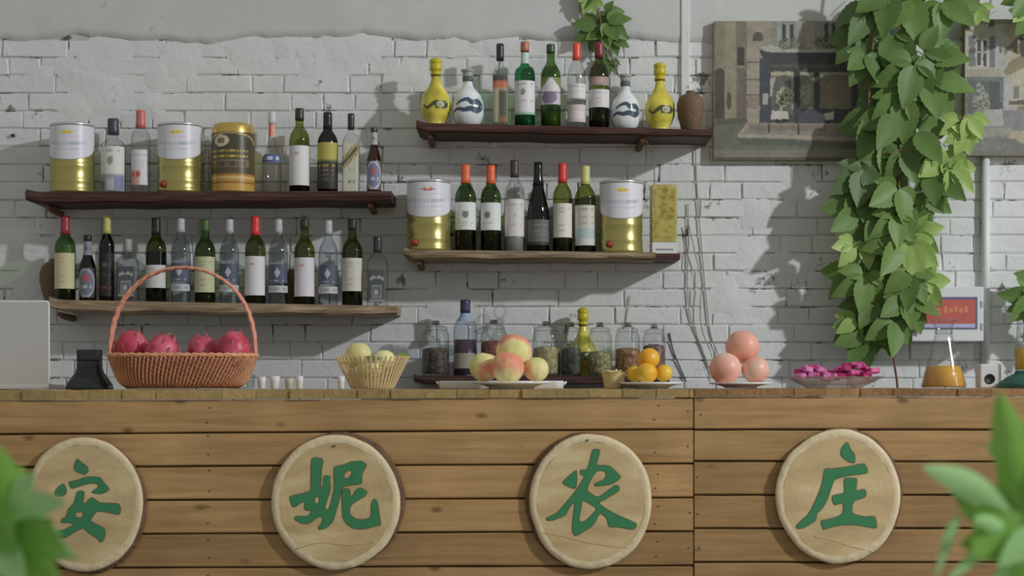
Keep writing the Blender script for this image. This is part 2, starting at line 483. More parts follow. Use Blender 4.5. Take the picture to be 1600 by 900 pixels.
# ------------------------------------------------------------------ counters
CY = 5.0; CTOP = 1.10
def counter(name, label, px0, px1, joints_l, joints_r, top_l, top_r, strip_l, strip_r, back_y):
    """joints: rows (photo pixels at the front) between planks at the left and right end"""
    x0, x1 = X(px0, CY), X(px1, CY)
    root = thing(name, label, 'counter', ((x0 + x1) / 2, CY, 0), group='halves of the plank counter')
    ox = (x0 + x1) / 2
    rows_l = [strip_l] + joints_l; rows_r = [strip_r] + joints_r
    for j in range(len(rows_l) - 1):
        zt0, zt1 = Z(rows_l[j] + 1.2, CY), Z(rows_r[j] + 1.2, CY)
        zb0, zb1 = Z(rows_l[j + 1] - 1.6, CY), Z(rows_r[j + 1] - 1.6, CY)
        dy = R.uniform(-0.002, 0.002)
        V, Fc = [], []
        nseg = 14
        cz = (zt0 + zb1) / 2
        for i in range(nseg + 1):
            t = i / nseg
            x = x0 + 0.001 + (x1 - x0 - 0.002) * t - ox
            zt = zt0 + (zt1 - zt0) * t + R.uniform(-.0006, .0006); zb = zb0 + (zb1 - zb0) * t + R.uniform(-.0006, .0006)
            b = 0.003
            for (yy, zz) in ((0.022, zb), (b, zb), (0, zb + b), (0, zt - b), (b, zt), (0.022, zt)):
                V.append((x, yy + dy, zz - cz))
        for i in range(nseg):
            for k in range(5):
                a = i * 6 + k
                Fc.append((a, a + 6, a + 7, a + 1))
        Fc.append(tuple(range(6))); Fc.append(tuple(range(nseg * 6, nseg * 6 + 6))[::-1])
        p = mkobj('plank', V, [f[::-1] for f in Fc], M_PLANK, root, loc=(0, 0, cz))
        # nails near the ends
        for (pxn, fr) in ([(1027, .25), (1025, .75), (1076, .5), (325, .25), (325, .8)] if px1 < 1200 else [(1092, .5)]):
            if R.random() < 0.85:
                zz = zt1 + (zb1 - zt1) * (fr + R.uniform(-.08, .08))
                g = xf(lathe([(0.0028, 0), (0.0028, 0.003)], 8), Matrix.Translation((X(pxn + R.uniform(-3, 3), CY) - ox, dy - 0.0008, zz - cz)) @ Matrix.Rotation(-PI / 2, 4, 'X'))
                mkobj('nail', *g, plain('rusty_nail', A(64, 44, 34), 0.6), p)
    # top boards run from front to back, their ends show as the strip
    wdt = 52.0
    px = px0 - R.uniform(5, 30) if px0 < 0 else px0
    while px < px1 - 6:
        q = min(px + wdt + R.uniform(-2, 2), px1)
        t = ((px + q) / 2 - px0) / (px1 - px0)
        zt = Z(top_l + (top_r - top_l) * t, CY) + R.uniform(-.0012, .0006)
        zb = Z(strip_l + (strip_r - strip_l) * t, CY)
        g = bbox(X(px, CY) + 0.0006, X(q, CY) - 0.0006, -0.004 + R.uniform(-.003, .004), back_y - CY, -(zt - zb) / 2, (zt - zb) / 2, 0.0012)
        cxx = (X(px, CY) + X(q, CY)) / 2
        g = mv(g, -cxx, 0, 0)
        mkobj('top_board', *g, M_TOPB if px1 < 1200 else M_TOPR, root, loc=(cxx - ox, 0, (zt + zb) / 2))
        px = q
    zlow = Z(strip_l + 1, CY)
    g = bbox(x0 + 0.004 - ox, x1 - 0.004 - ox, 0.024, back_y - CY - 0.03, 0, Z(strip_l, CY) - 0.006)
    mkobj('carcass', *g, M_CARC, root)
    return root
counter('bar_counter', 'long left half of the wooden bar counter faced with horizontal pine planks', -110, 1083.6,
        [680, 731, 783.5, 836, 889, 942, 995], [671, 725, 778, 830.5, 884, 938, 992], 610, 608, 626, 621, 5.66)
counter('bar_counter', 'right half of the wooden bar counter, right of the vertical seam', 1084.6, 1720,
        [671.5, 721, 774, 826, 879, 932, 986], [672, 722, 774, 826, 879, 932, 986], 607.5, 607.5, 620, 619, 5.66)

def top_z(px): return CTOP + (0.0025 if px > 1085 else (-0.002 + 0.002 * px / 1085))

# ------------------------------------------------------------------ log slices with painted characters
def offset_poly(pts, d):
    n = len(pts); out = []
    ar = sum(pts[i][0] * pts[(i + 1) % n][1] - pts[(i + 1) % n][0] * pts[i][1] for i in range(n))
    sgn = 1 if ar > 0 else -1
    for i in range(n):
        a, b, c = Vector(pts[i - 1]), Vector(pts[i]), Vector(pts[(i + 1) % n])
        e1 = (b - a).normalized(); e2 = (c - b).normalized()
        n1 = Vector((e1.y, -e1.x)) * sgn; n2 = Vector((e2.y, -e2.x)) * sgn
        m = (n1 + n2)
        if m.length < 1e-4: m = n1
        m.normalize()
        k = d / max(0.55, m.dot(n1))
        out.append((b.x + m.x * k, b.y + m.y * k))
    return out

def fill_shape(loops, y0, y1):
    """loops of (x,z) -> prism between y0 (front) and y1"""
    bm = bmesh.new()
    es = []
    for lp in loops:
        vs = [bm.verts.new((p[0], y0, p[1])) for p in lp]
        for i in range(len(vs)):
            es.append(bm.edges.new((vs[i], vs[(i + 1) % len(vs)])))
    bmesh.ops.triangle_fill(bm, use_beauty=True, use_dissolve=False, edges=es, normal=(0, -1, 0))
    r = bmesh.ops.extrude_face_region(bm, geom=bm.faces[:])
    for v in [e for e in r['geom'] if isinstance(e, bmesh.types.BMVert)]: v.co.y = y1
    bmesh.ops.recalc_face_normals(bm, faces=bm.faces[:])
    bm.verts.index_update()
    g = ([v.co.copy() for v in bm.verts], [tuple(v.index for v in f.verts) for f in bm.faces])
    bm.free()
    return g

def curve_loop(lp, k=3):
    n = len(lp); out = []
    for i in range(n):
        p0, p1, p2, p3 = (Vector(lp[(i + j - 1) % n]) for j in range(4))
        sharp = (p2 - p1).length
        for j in range(k):
            t = j / k
            c = 0.5 * ((2 * p1) + (p2 - p0) * t * .6 + (2 * p0 - 5 * p1 + 4 * p2 - p3) * 0 * t)
            # blend of straight segment and a mild spline
            s = 0.5 * ((2 * p1) + (p2 - p0) * t + (2 * p0 - 5 * p1 + 4 * p2 - p3) * t * t + (-p0 + 3 * p1 - 3 * p2 + p3) * t ** 3)
            l = p1.lerp(p2, t)
            q = l.lerp(s, 0.7)
            out.append((q.x, q.y))
    return out

M_LOG, N, L, b = newmat('log_end_grain')
tc = N.new('ShaderNodeTexCoord'); mp = N.new('ShaderNodeMapping'); L.new(tc.outputs['Object'], mp.inputs['Vector'])
mp2 = N.new('ShaderNodeMapping'); mp2.inputs['Scale'].default_value = (.7, 1, 2.2); mp2.inputs['Rotation'].default_value = (0, .25, 0)
wv = N.new('ShaderNodeTexWave'); wv.wave_type = 'RINGS'; wv.rings_direction = 'Y'
wv.inputs['Scale'].default_value = 16; wv.inputs['Distortion'].default_value = 5; wv.inputs['Detail'].default_value = 3; wv.inputs['Detail Scale'].default_value = 1.5
L.new(mp.outputs[0], wv.inputs['Vector'])
nz = N.new('ShaderNodeTexNoise'); nz.inputs['Scale'].default_value = 9; nz.inputs['Detail'].default_value = 6
oi = N.new('ShaderNodeObjectInfo'); va = N.new('ShaderNodeVectorMath'); va.operation = 'ADD'
L.new(tc.outputs['Object'], va.inputs[0]); L.new(oi.outputs['Random'], va.inputs[1]); L.new(va.outputs[0], mp2.inputs['Vector']); L.new(mp2.outputs[0], nz.inputs['Vector'])
mxf = N.new('ShaderNodeMath'); mxf.operation = 'MULTIPLY_ADD'; mxf.inputs[1].default_value = 0.035
L.new(wv.outputs['Fac'], mxf.inputs[0]); L.new(nz.outputs['Fac'], mxf.inputs[2])
cr = N.new('ShaderNodeValToRGB')
cr.color_ramp.elements[0].position = 0.32; cr.color_ramp.elements[0].color = A(146, 126, 90)
cr.color_ramp.elements[1].position = 0.74; cr.color_ramp.elements[1].color = A(176, 160, 124)
e = cr.color_ramp.elements.new(0.56); e.color = A(163, 144, 107)
L.new(mxf.outputs[0], cr.inputs['Fac']); L.new(cr.outputs['Color'], b.inputs['Base Color'])
b.inputs['Roughness'].default_value = 0.65
bp = N.new('ShaderNodeBump'); bp.inputs['Strength'].default_value = 0.15; bp.inputs['Distance'].default_value = 0.003
L.new(mxf.outputs[0], bp.inputs['Height']); L.new(bp.outputs['Normal'], b.inputs['Normal'])
M_LOGEDGE = plain('pale_sapwood', A(174, 160, 130), 0.75, 0, 0.4, 40, 0.2)

LY = CY - 0.004
LTH = 0.018
def log_sign(cx, cy, rx, ry, seed, label, loops_px, bark_shift, hole=None):
    d = LY - LTH
    c = P(cx, cy, d)
    root = thing('log_slice_sign', label, 'sign', (c.x, LY, c.z), group='round log signs on the counter front')
    n = 72
    def rad(a):
        return 1 + 0.022 * mnoise.noise((math.cos(a) * 1.3 + seed, math.sin(a) * 1.3, seed * 3.1)) + 0.012 * mnoise.noise((math.cos(a) * 4 + seed, math.sin(a) * 4, 9.1))
    s = d / F
    V, Fc = [], []
    V.append((0, -LTH, 0))
    rings = [0.3, 0.6, 0.84, 0.885]
    for q in rings:
        for i in range(n):
            a = 2 * PI * i / n; k = rad(a) * q
            V.append((rx * s * k * math.cos(a), -LTH + (0.0 if q < .85 else 0.0002), ry * s * k * math.sin(a)))
    Fc += [(0, 1 + i, 1 + (i + 1) % n) for i in range(n)]
    for j in range(len(rings) - 1):
        for i in range(n):
            a = 1 + j * n; i2 = (i + 1) % n
            Fc.append((a + i, a + n + i, a + n + i2, a + i2))
    mkobj('wood_face', V, Fc, M_LOG, root, smooth=True)
    # pale chamfered sapwood ring
    V, Fc = [], []
    prof = [(0.885, 0.0002), (0.93, -0.0006), (0.985, 0.0012), (1.0, 0.005)]
    for q, yy in prof:
        for i in range(n):
            a = 2 * PI * i / n; k = rad(a) * q * (1 + 0.012 * mnoise.noise((a * 6, q * 5, seed)) * (q < 1))
            V.append((rx * s * k * math.cos(a), -LTH + yy + 0.0006 * mnoise.noise((math.cos(a) * 3, math.sin(a) * 3, seed)) * (0.9 < q < 1), ry * s * k * math.sin(a)))
    for j in range(len(prof) - 1):
        for i in range(n):
            i2 = (i + 1) % n
            Fc.append((j * n + i, (j + 1) * n + i, (j + 1) * n + i2, j * n + i2))
    mkobj('sapwood_ring', V, Fc, M_LOGEDGE, root, smooth=True)
    V, Fc = [], []
    prof = [(1.0, 0.005, 0), (1.008, 0.008, .4), (1.006, 0.013, 1), (1.0, LTH, 1)]
    for q, yy, sh in prof:
        for i in range(n):
            a = 2 * PI * i / n; k = rad(a) * q * (1 + (0.014 * mnoise.noise((math.cos(a) * 9, math.sin(a) * 9, q * 20 + seed)) if q > 1 else 0))
            V.append((rx * s * k * math.cos(a) + bark_shift[0] * s * sh, -LTH + yy, ry * s * k * math.sin(a) + bark_shift[1] * s * sh))
    for j in range(len(prof) - 1):
        for i in range(n):
            i2 = (i + 1) % n
            Fc.append((j * n + i, (j + 1) * n + i, (j + 1) * n + i2, j * n + i2))
    mkobj('bark', V, Fc, M_BARK, root, smooth=True)
    # painted character: green strokes with a dark outline
    geo_g, geo_o = [], []
    for shape in loops_px:
        inner = [[((p[0] - cx) * s, -(p[1] - cy) * s) for p in curve_loop(lp)] for lp in shape]
        geo_g.append(fill_shape(inner, -LTH - 0.0014, -LTH + 0.0005))
        outer = [offset_poly(inner[0], 0.0017)] + [offset_poly(h, -0.0014) for h in inner[1:]]
        geo_o.append(fill_shape(outer, -LTH - 0.0007, -LTH + 0.0005))
    ch = mkobj('painted_character', *merge(*geo_g), M_GREENPAINT, root)
    mkobj('character_outline', *merge(*geo_o), M_OUTLINE, ch)
    if hole:
        g = xf(lathe([(0.0035, 0), (0.003, 0.004)], 10), Matrix.Translation(((hole[0] - cx) * s, -LTH + 0.0005, -(hole[1] - cy) * s)) @ Matrix.Rotation(PI / 2, 4, 'X'))
        mkobj('nail', *g, plain('nail_iron', A(44, 38, 34), 0.5), root)
    return root

def zc(ox, oy, k, *loops): return [[(ox + x / k, oy + y / k) for x, y in lp] for lp in loops]
an = [
 zc(75, 710, 6, [(275,45),(310,75),(365,115),(375,150),(350,185),(310,175),(265,155),(248,110)]),
 zc(75, 710, 6, [(200,260),(225,255),(300,235),(355,215),(420,212),(485,218),(520,260),(570,320),(545,350),(490,368),(415,355),(470,310),(478,290),(450,270),(400,268),(330,285),(235,315),(210,300)]),
 zc(75, 710, 6, [(75,340),(105,300),(145,280),(165,315),(170,360),(140,385),(85,385),(68,365)]),
 zc(75, 710, 6, [(280,350),(325,345),(338,370),(325,455),(365,450),(410,405),(450,430),(490,455),(600,460),(660,465),(680,510),(670,555),(640,560),(560,540),(470,530),(440,550),(395,620),(460,660),(525,695),(535,745),(520,800),(490,820),(470,790),(400,745),(330,690),(280,710),(220,745),(160,780),(110,775),(60,745),(30,720),(130,715),(190,690),(240,660),(215,640),(130,635),(135,605),(175,580),(190,520),(245,455),(262,400)],
    [(260,545),(325,540),(330,565),(310,595),(260,585)])]
ni = [
 zc(445, 705, 6.925, [(295,80),(410,90),(395,200),(385,390),(400,400),(412,370),(425,265),(490,265),(495,330),(480,450),(435,600),(440,625),(475,630),(500,560),(530,440),(540,400),(535,190),(560,165),(650,145),(720,115),(830,110),(880,150),(860,200),(835,240),(825,345),(740,360),(640,380),(615,410),(600,470),(575,580),(545,680),(515,760),(450,825),(380,845),(365,825),(405,770),(410,715),(375,705),(330,730),(260,780),(180,775),(115,740),(110,715),(150,705),(240,705),(290,660),(285,640),(220,630),(215,560),(195,545),(110,600),(80,590),(55,495),(120,475),(275,430),(285,330)],
    [(640,250),(680,210),(725,210),(725,245),(690,290),(645,295)], [(320,530),(345,490),(372,500),(370,550),(345,575)]),
 zc(445, 705, 6.925, [(625,420),(690,410),(705,440),(710,490),(735,480),(780,415),(825,400),(885,440),(870,480),(790,530),(720,580),(700,640),(710,690),(770,735),(850,740),(910,725),(935,690),(940,570),(965,520),(1000,545),(1020,680),(1035,790),(990,805),(850,840),(740,830),(670,780),(630,710),(620,560)])]
nong = [
 zc(845, 695, 6, [(210,350),(270,290),(335,245),(330,395),(300,405),(230,375)]),
 zc(845, 695, 6, [(490,50),(550,50),(535,130),(520,190),(620,195),(665,215),(745,295),(720,330),(650,370),(520,385),(510,365),(590,330),(615,290),(605,250),(570,238),(525,248),(490,290),(455,350),(435,410),(445,440),(520,490),(570,475),(690,385),(730,390),(735,420),(700,450),(610,505),(545,545),(610,600),(720,660),(860,720),(895,745),(880,785),(830,790),(740,770),(645,765),(620,690),(570,645),(545,650),(510,720),(470,770),(400,810),(335,850),(300,820),(300,720),(320,560),(310,540),(265,590),(225,660),(110,705),(60,705),(60,685),(150,640),(250,530),(330,430),(390,340),(410,290),(375,275),(375,240),(435,230),(465,140)],
    [(395,520),(500,575),(520,590),(510,620),(430,705),(380,725),(358,700),(378,590)])]
zhuang = [
 zc(1235, 685, 6, [(525,40),(545,55),(560,100),(600,150),(600,225),(545,215),(480,165),(475,110),(495,70)]),
 zc(1235, 685, 6, [(325,290),(400,285),(560,262),(690,240),(718,320),(560,345),(420,380),(385,450),(350,560),(300,650),(245,710),(235,765),(140,830),(70,845),(60,815),(170,710),(220,620),(280,480),(305,390)]),
 zc(1235, 685, 6, [(510,380),(620,380),(615,490),(690,478),(708,510),(695,550),(610,580),(580,620),(580,700),(690,735),(790,735),(805,835),(740,830),(620,810),(500,808),(380,830),(310,850),(290,780),(310,770),(430,740),(490,700),(495,605),(415,620),(395,540),(500,515),(508,480)])]
def ridge(root, cx, cy, pts):
    s = (LY - LTH) / F
    mkobj('saw_ridge', *tube(smoothpath([((a - cx) * s, -LTH + .0012, -(b_ - cy) * s) for a, b_ in pts], 5), .0024, 6), M_LOGEDGE_D, root, smooth=True)
M_LOGEDGE_D = plain('ridge_shade_wood', A(148, 128, 94), .8, 0, .3, 60, .2)  # soft shade along the saw ridge put into a darker wood colour
log_sign(131, 788, 92, 105, 1.3, 'round log slice with the green character 安, partly behind the left foreground leaves', an, (5, -4))
lg2 = log_sign(524, 785, 100, 105, 2.7, 'round log slice with the green character 妮, second from left', ni, (7, 4), (522, 697))
lg3 = log_sign(923, 784, 96, 105, 4.1, 'round log slice with the green character 农, just left of the counter seam', nong, (-6, 2), (918, 688))
lg4 = log_sign(1310, 776, 97, 105, 5.9, 'round log slice with the green character 庄 on the right counter half', zhuang, (4, 2))
ridge(lg3, 923, 784, [(846, 832), (880, 838), (910, 846), (945, 852), (985, 857)])
ridge(lg4, 1310, 776, [(1272, 838), (1300, 844), (1330, 854), (1364, 862)])
ridge(lg2, 524, 785, [(462, 858), (500, 848), (545, 852), (590, 846)])

# ------------------------------------------------------------------ wall shelves
SY0, SY1 = 6.36, WY + 0.004   # front edge, wall
BY = 6.46                     # bottles stand here
SHELF = {}
def shelf(key, label, px0, px1, top0, top1, bot0, bot1, mat, seed, ragged=1.0, pegs=()):
    x0, x1 = X(px0, SY0), X(px1, SY0)
    zt = lambda x: Z(top0 + (top1 - top0) * (x - x0) / (x1 - x0), SY0)
    zb = lambda x: Z(bot0 + (bot1 - bot0) * (x - x0) / (x1 - x0), SY0)
    cx, cz0 = (x0 + x1) / 2, zt((x0 + x1) / 2)
    root = thing('wall_shelf', label, 'shelf', (cx, SY0 + 0.12, cz0), group='rough plank shelves on the brick wall')
    V, Fc = [], []
    n = 70
    for i in range(n + 1):
        t = i / n
        x = x0 + (x1 - x0) * t
        nz = lambda k, f=6: mnoise.noise((x * f + seed, k * 3.7, seed)) * ragged
        e0 = 0.012 * (max(0, 1 - i / 3)) * ragged
        a, bq = zt(x), zb(x) - 0.0035 * nz(1, 9)
        pts = [(SY1 - 0.001, bq), (SY0 + 0.012, bq + 0.002 * nz(2)), (SY0 + 0.002 + 0.005 * nz(3), bq + 0.006),
               (SY0 + 0.003 * nz(4, 14), (a + bq) / 2), (SY0 + 0.002 + 0.004 * nz(5), a - 0.004), (SY0 + 0.01, a), (SY1 - 0.001, a)]
        for (yy, zz) in pts:
            V.append((x - cx + (0.006 * mnoise.noise((yy * 30, zz * 60, seed)) if i in (0, n) else 0), yy - SY0 - 0.12, zz - cz0 + (e0 if zz < a - 0.003 else 0)))
    m = 7
    for i in range(n):
        for k in range(m):
            k2 = (k + 1) % m
            Fc.append((i * m + k, i * m + k2, (i + 1) * m + k2, (i + 1) * m + k))
    Fc.append(tuple(range(m))[::-1]); Fc.append(tuple(range(n * m, n * m + m)))
    mkobj('shelf_plank', V, Fc, mat, root)
    for ppx in pegs:
        x = X(ppx, SY0 + 0.05)
        zz = zb(x)
        g = tube([(x - cx, -0.09, zz - cz0 - 0.008), (x - cx + .003, -0.02, zz - cz0 - 0.014), (x - cx, 0.115, zz - cz0 - 0.016)], [0.009, 0.012, 0.013], 8)
        mkobj('peg', *g, M_BARK, root)
    SHELF[key] = zt
    return root
SA = shelf('A', 'dark brown plank shelf at upper left carrying beer kegs and bottles', 40, 612, 299, 298, 318, 314, M_SHELF_DARK, 1.7, 1.0, (75, 578))
SB = shelf('B', 'weathered pale plank shelf at lower left, behind the red basket handle', 76, 620, 468, 478, 487, 492, M_SHELF_OLD, 5.2, 1.3, (95,))
SC_ = shelf('C', 'dark brown plank shelf highest on the wall, left of the painting', 650, 1113, 191, 202, 206, 214, M_SHELF_DARK, 8.8, 1.0, (672, 1003))
SD = shelf('D', 'weathered plank shelf in the middle, under the orange-capped wine bottles', 630, 1024, 390, 394, 405, 405, M_SHELF_OLD, 12.1, 1.1, (655,))
xa, xb = X(1000, 6.41), X(1063, 6.41)
zq = SHELF['D'](X(1024, SY0))
g = bbox(xa - SD.location.x, xb - SD.location.x, 6.41 - SD.location.y, SY1 - .002 - SD.location.y, zq - .024 - SD.location.z, zq - .0008 - SD.location.z, .002)
o = mkobj('end_board', *g, M_SHELF_DARK, SD); o['label'] = 'dark brown end board'
SE = shelf('E', 'low brown plank ledge under the row of glass jars', 646, 1046, 587, 588, 600, 600, M_SHELF_DARK, 15.5, 0.7)

# ------------------------------------------------------------------ bottles
def cyl_patch(r, z0, z1, arc, paint, nu=22, nv=20, sq=0.0, centre=-PI / 2, name='paper_label', parent=None, mat=None, rad_fn=None, edge=None):
    """curved printed patch facing the room"""
    V, Fc, C = [], [], []
    for j in range(nv + 1):
        for i in range(nu + 1):
            u, v = i / nu, j / nv
            a = centre + (u - 0.5) * arc
            lo, hi = z0, z1
            if edge: lo, hi = edge(u, z0, z1)
            z = lo + (hi - lo) * v
            rr = rad_fn(z) if rad_fn else r
            c, s = math.cos(a), math.sin(a)
            if sq: rr = rr * (abs(c) ** (2 + sq) + abs(s) ** (2 + sq)) ** (-1 / (2 + sq))
            V.append((rr * c, rr * s, z)); C.append(paint(u, v))
    for j in range(nv):
        for i in range(nu):
            a = j * (nu + 1) + i
            Fc.append((a, a + 1, a + nu + 2, a + nu + 1))
    o = mkobj(name, V, Fc, mat or M_LABEL, parent, smooth=True)
    at = o.data.color_attributes.new('Col', 'FLOAT_COLOR', 'POINT')
    for i, c in enumerate(C): at.data[i].color = c
    return o

def layers(base, *items):
    """items: ('r',u0,v0,u1,v1,rgb) rectangles, ('e',u,v,ru,rv,rgb) ellipses, ('t',u0,u1,v,h,rgb) a row of print"""
    base = A(*base)
    its = [(it[0],) + tuple(it[1:-1]) + (A(*it[-1]),) for it in items]
    def f(u, v):
        c = base
        for it in its:
            if it[0] == 'r':
                if it[1] <= u <= it[3] and it[2] <= v <= it[4]: c = it[-1]
            elif it[0] == 'e':
                if ((u - it[1]) / it[3]) ** 2 + ((v - it[2]) / it[4]) ** 2 <= 1: c = it[-1]
            elif it[0] == 't':
                if it[1] <= u <= it[2] and abs(v - it[3]) <= it[4] and (int(u * 57.3) % 3) != 0: c = it[-1]
            elif it[0] == 'd':   # diagonal band
                if abs(v - it[1] - it[2] * (u - 0.5)) <= it[3]: c = it[-1]
            elif it[0] == 'm':   # diamond top half
                if abs(u - it[1]) / it[3] + abs(v - it[2]) / it[4] <= 1: c = it[-1]
        return c
    return f

PROF = {
 'wine': [(0.9, 0), (1, .012), (1, .60), (.985, .645), (.9, .69), (.70, .735), (.5, .77), (.41, .80), (.39, .84), (.38, .955), (.43, .957), (.43, .985), (.39, 1)],
 'slim': [(0.9, 0), (1, .012), (1, .64), (.93, .69), (.7, .74), (.52, .775), (.46, .81), (.45, .955), (.5, .957), (.5, .985), (.46, 1)],
 'burg': [(0.9, 0), (1, .012), (1, .36), (.97, .44), (.86, .53), (.66, .64), (.48, .73), (.38, .80), (.34, .86), (.33, .95), (.38, .955), (.38, .985), (.33, 1)],
 'gin': [(0.92, 0), (1, .012), (1, .62), (.97, .66), (.8, .695), (.5, .72), (.40, .75), (.38, .80), (.36, .98), (.36, 1)],
 'vodka': [(0.92, 0), (1, .012), (1, .66), (.96, .70), (.8, .74), (.58, .78), (.47, .80), (.45, .84), (.44, .98), (.42, 1)],
 'flask': [(0.92, 0), (1, .012), (.98, .40), (.93, .44), (.80, .47), (.62, .52), (.48, .60), (.36, .70), (.32, .76), (.32, .98), (.30, 1)],
 'beer': [(0.9, 0), (1, .014), (1, .47), (.96, .53), (.8, .60), (.58, .67), (.47, .74), (.43, .84), (.42, .96), (.47, .965), (.47, .99), (.42, 1)],
 'square': [(0.94, 0), (1, .012), (1, .60), (.94, .66), (.72, .71), (.45, .745), (.36, .77), (.34, .82), (.34, .98), (.32, 1)],
 'clear': [(0.9, 0), (1, .012), (1, .58), (.97, .64), (.85, .70), (.62, .75), (.45, .79), (.38, .83), (.36, .97), (.36, 1)],
 'round': [(0.55, 0), (.62, .01), (.86, .09), (1, .24), (.97, .38), (.78, .50), (.48, .58), (.33, .64), (.28, .72), (.26, .84), (.26, .92), (.26, 1)],
}
def prof_r(kind, Rr, h, z):
    p = PROF[kind]; t = z / h
    for i in range(len(p) - 1):
        if p[i][1] <= t <= p[i + 1][1]:
            k = (t - p[i][1]) / max(1e-6, p[i + 1][1] - p[i][1])
            return Rr * (p[i][0] + (p[i + 1][0] - p[i][0]) * k)
    return Rr * p[-1][0]

def bottle(name, px, top, wpx, sk, kind, gl, label, cap=None, capz=0.86, capw=1.12, capmat_=None, lab=None, labz=None, labarc=2.6, liquid=None, liqmat=None,
           sq=0.0, cat='bottle', group=None, y=BY, base_z=None, extra=(), capname='capsule', labname='paper_label', rot=0.0):
    x = X(px, y)
    z0 = SHELF[sk](x) if base_z is None else base_z
    h = Z(top, y) - z0
    Rr = wpx / 2 * y / F
    root = thing(name, label, cat, (x, y, z0), rot=(0, 0, rot) if rot else None, group=group)
    pr = [(r * Rr, z * h) for r, z in PROF[kind]]
    body = mkobj('glass_body', *lathe(pr, 28, sq), gl, root, smooth=True)
    if capmat_:
        zs = capz * h
        pts = [(prof_r(kind, Rr, h, zs) * capw + .0004, zs)]
        for t in (0.25, 0.5, 0.75):
            z = zs + (h - zs) * t
            pts.append((prof_r(kind, Rr, h, min(z, h * .95)) * capw + .0005, z))
        rt = pts[-1][0]
        pts += [(rt, h - 0.001), (rt * 0.85, h + 0.0012), (0.0005, h + 0.0014)]
        mkobj(capname, *lathe(pts, 20, sq * .0), capmat_, root, smooth=True)
    if liquid:
        zl = liquid * h
        lp = [(0.8 * Rr, 0.004)] + [(r * Rr * 0.93, max(.005, z * h)) for r, z in PROF[kind] if 0.01 < z < liquid] + [(prof_r(kind, Rr, h, zl) * 0.93, zl)]
        mkobj('wine' if liqmat is None else 'liquid', *lathe(lp, 24, sq), liqmat or M_WINE, root, smooth=True)
    if lab:
        cyl_patch(Rr * 1.012 + .0003, labz[0] * h, labz[1] * h, labarc, lab, sq=sq, parent=root, name=labname,
                  rad_fn=lambda z: prof_r(kind, Rr, h, z) * 1.012 + .0003)
    for (z0_, z1_, arc, paint, nm) in extra:
        cyl_patch(0, z0_ * h, z1_ * h, arc, paint, sq=sq, parent=root, name=nm, rad_fn=lambda z: prof_r(kind, Rr, h, z) * 1.016 + .0004)
    return root

WHITE = (172, 172, 174); CREAM = (160, 154, 124); DKLAB = (52, 58, 70)
def wl(base=WHITE, ink=(120, 118, 120), crest=True):
    it = [('t', .2, .8, .86, .02, ink), ('t', .3, .72, .74, .012, ink), ('t', .25, .75, .35, .012, ink), ('t', .25, .75, .28, .012, ink), ('t', .3, .7, .2, .012, ink)]
    if crest: it.append(('e', .5, .56, .10, .08, ink))
    return layers(base, *it)
def plainlab(base=WHITE, ink=(146, 144, 146)):
    return layers(base, ('t', .2, .6, .88, .016, ink), ('t', .22, .5, .80, .012, (150, 110, 105)), ('t', .25, .7, .12, .01, ink))

GA = 'bottles on the upper left shelf'; GB = 'bottles on the lower left shelf'; GC = 'bottles on the top shelf'; GD = 'bottles on the middle shelf'; GE = 'jars and bottles on the low ledge'

# -- beer kegs (tin cans)
def keg(px0, px1, top, sk, label, tap=True, seal=(170, 150, 60)):
    y = BY + 0.0
    x = X((px0 + px1) / 2, y); z0 = SHELF[sk](x); h = Z(top, y) - z0
    Rr = (px1 - px0) / 2 * y / F
    root = thing('beer_keg', label, 'keg', (x, y, z0), group='white and gold party kegs')
    prof = [(Rr * .96, 0), (Rr * 1.0, .003), (Rr * 1.0, .012), (Rr * .975, .016)]
    for t in (.14, .20, .36, .42):
        prof += [(Rr * .975, t * h), (Rr * (.955 if t in (.2, .42) else .985), (t + .015) * h)]
    prof += [(Rr * .975, .5 * h), (Rr * .975, .955 * h), (Rr * .95, .965 * h)]
    mkobj('can_body', *lathe(prof, 40), M_GOLD, root, smooth=True)
    rim = [(Rr * .95, .96 * h), (Rr * .99, .965 * h), (Rr * 1.0, .985 * h), (Rr * .97, h), (Rr * .93, .985 * h), (Rr * .92, .95 * h), (0.001, .95 * h)]
    mkobj('rim', *lathe(rim, 40), M_TIN, root, smooth=True)
    arc = 3.1
    def edge(u, a, b):
        t = (u - 0.5) * 2
        return (b - (b - a) * (0.50 + 0.50 * math.sqrt(max(0, 1 - abs(t * .98) ** 2))), b)
    paint = layers((172, 172, 188), ('e', .5, .80, .10, .05, seal), ('e', .5, .83, .035, .04, (185, 170, 90)), ('t', .34, .66, .66, .02, (182, 150, 165)), ('t', .2, .8, .47, .045, (142, 144, 156)), ('t', .3, .7, .30, .02, (150, 150, 164)), ('r', 0, 0, 1, .018, (120, 112, 84)))
    cyl_patch(0, .46 * h, .955 * h, arc, paint, nu=40, nv=30, parent=root, name='white_print', mat=M_CANWHITE, rad_fn=lambda z: Rr * .982, edge=edge)
    if tap:
        a = -PI / 2 - 0.62
        M = Matrix.Translation((Rr * math.cos(a), Rr * math.sin(a), .115 * h)) @ Matrix.Rotation(a + PI / 2, 4, 'Z') @ Matrix.Rotation(PI / 2, 4, 'X')
        k = mkobj('tap_knob', *xf(lathe([(.0125, -.002), (.013, .004), (.010, .008), (.007, .009), (.006, .014), (.001, .0145)], 16), M), capmat(120, 44, 34), root, smooth=True)
    return root
keg(78, 148, 195, 'A', 'white and gold party keg at the far left of the upper shelf', tap=False)
keg(246, 316, 195, 'A', 'white and gold party keg with red tap between clear bottle and gold can')
keg(635, 705, 283, 'D', 'white and gold party keg at the left end of the middle shelf', seal=(150, 80, 90))
keg(936, 1005, 284, 'D', 'white and gold party keg beside the gold box on the middle shelf')

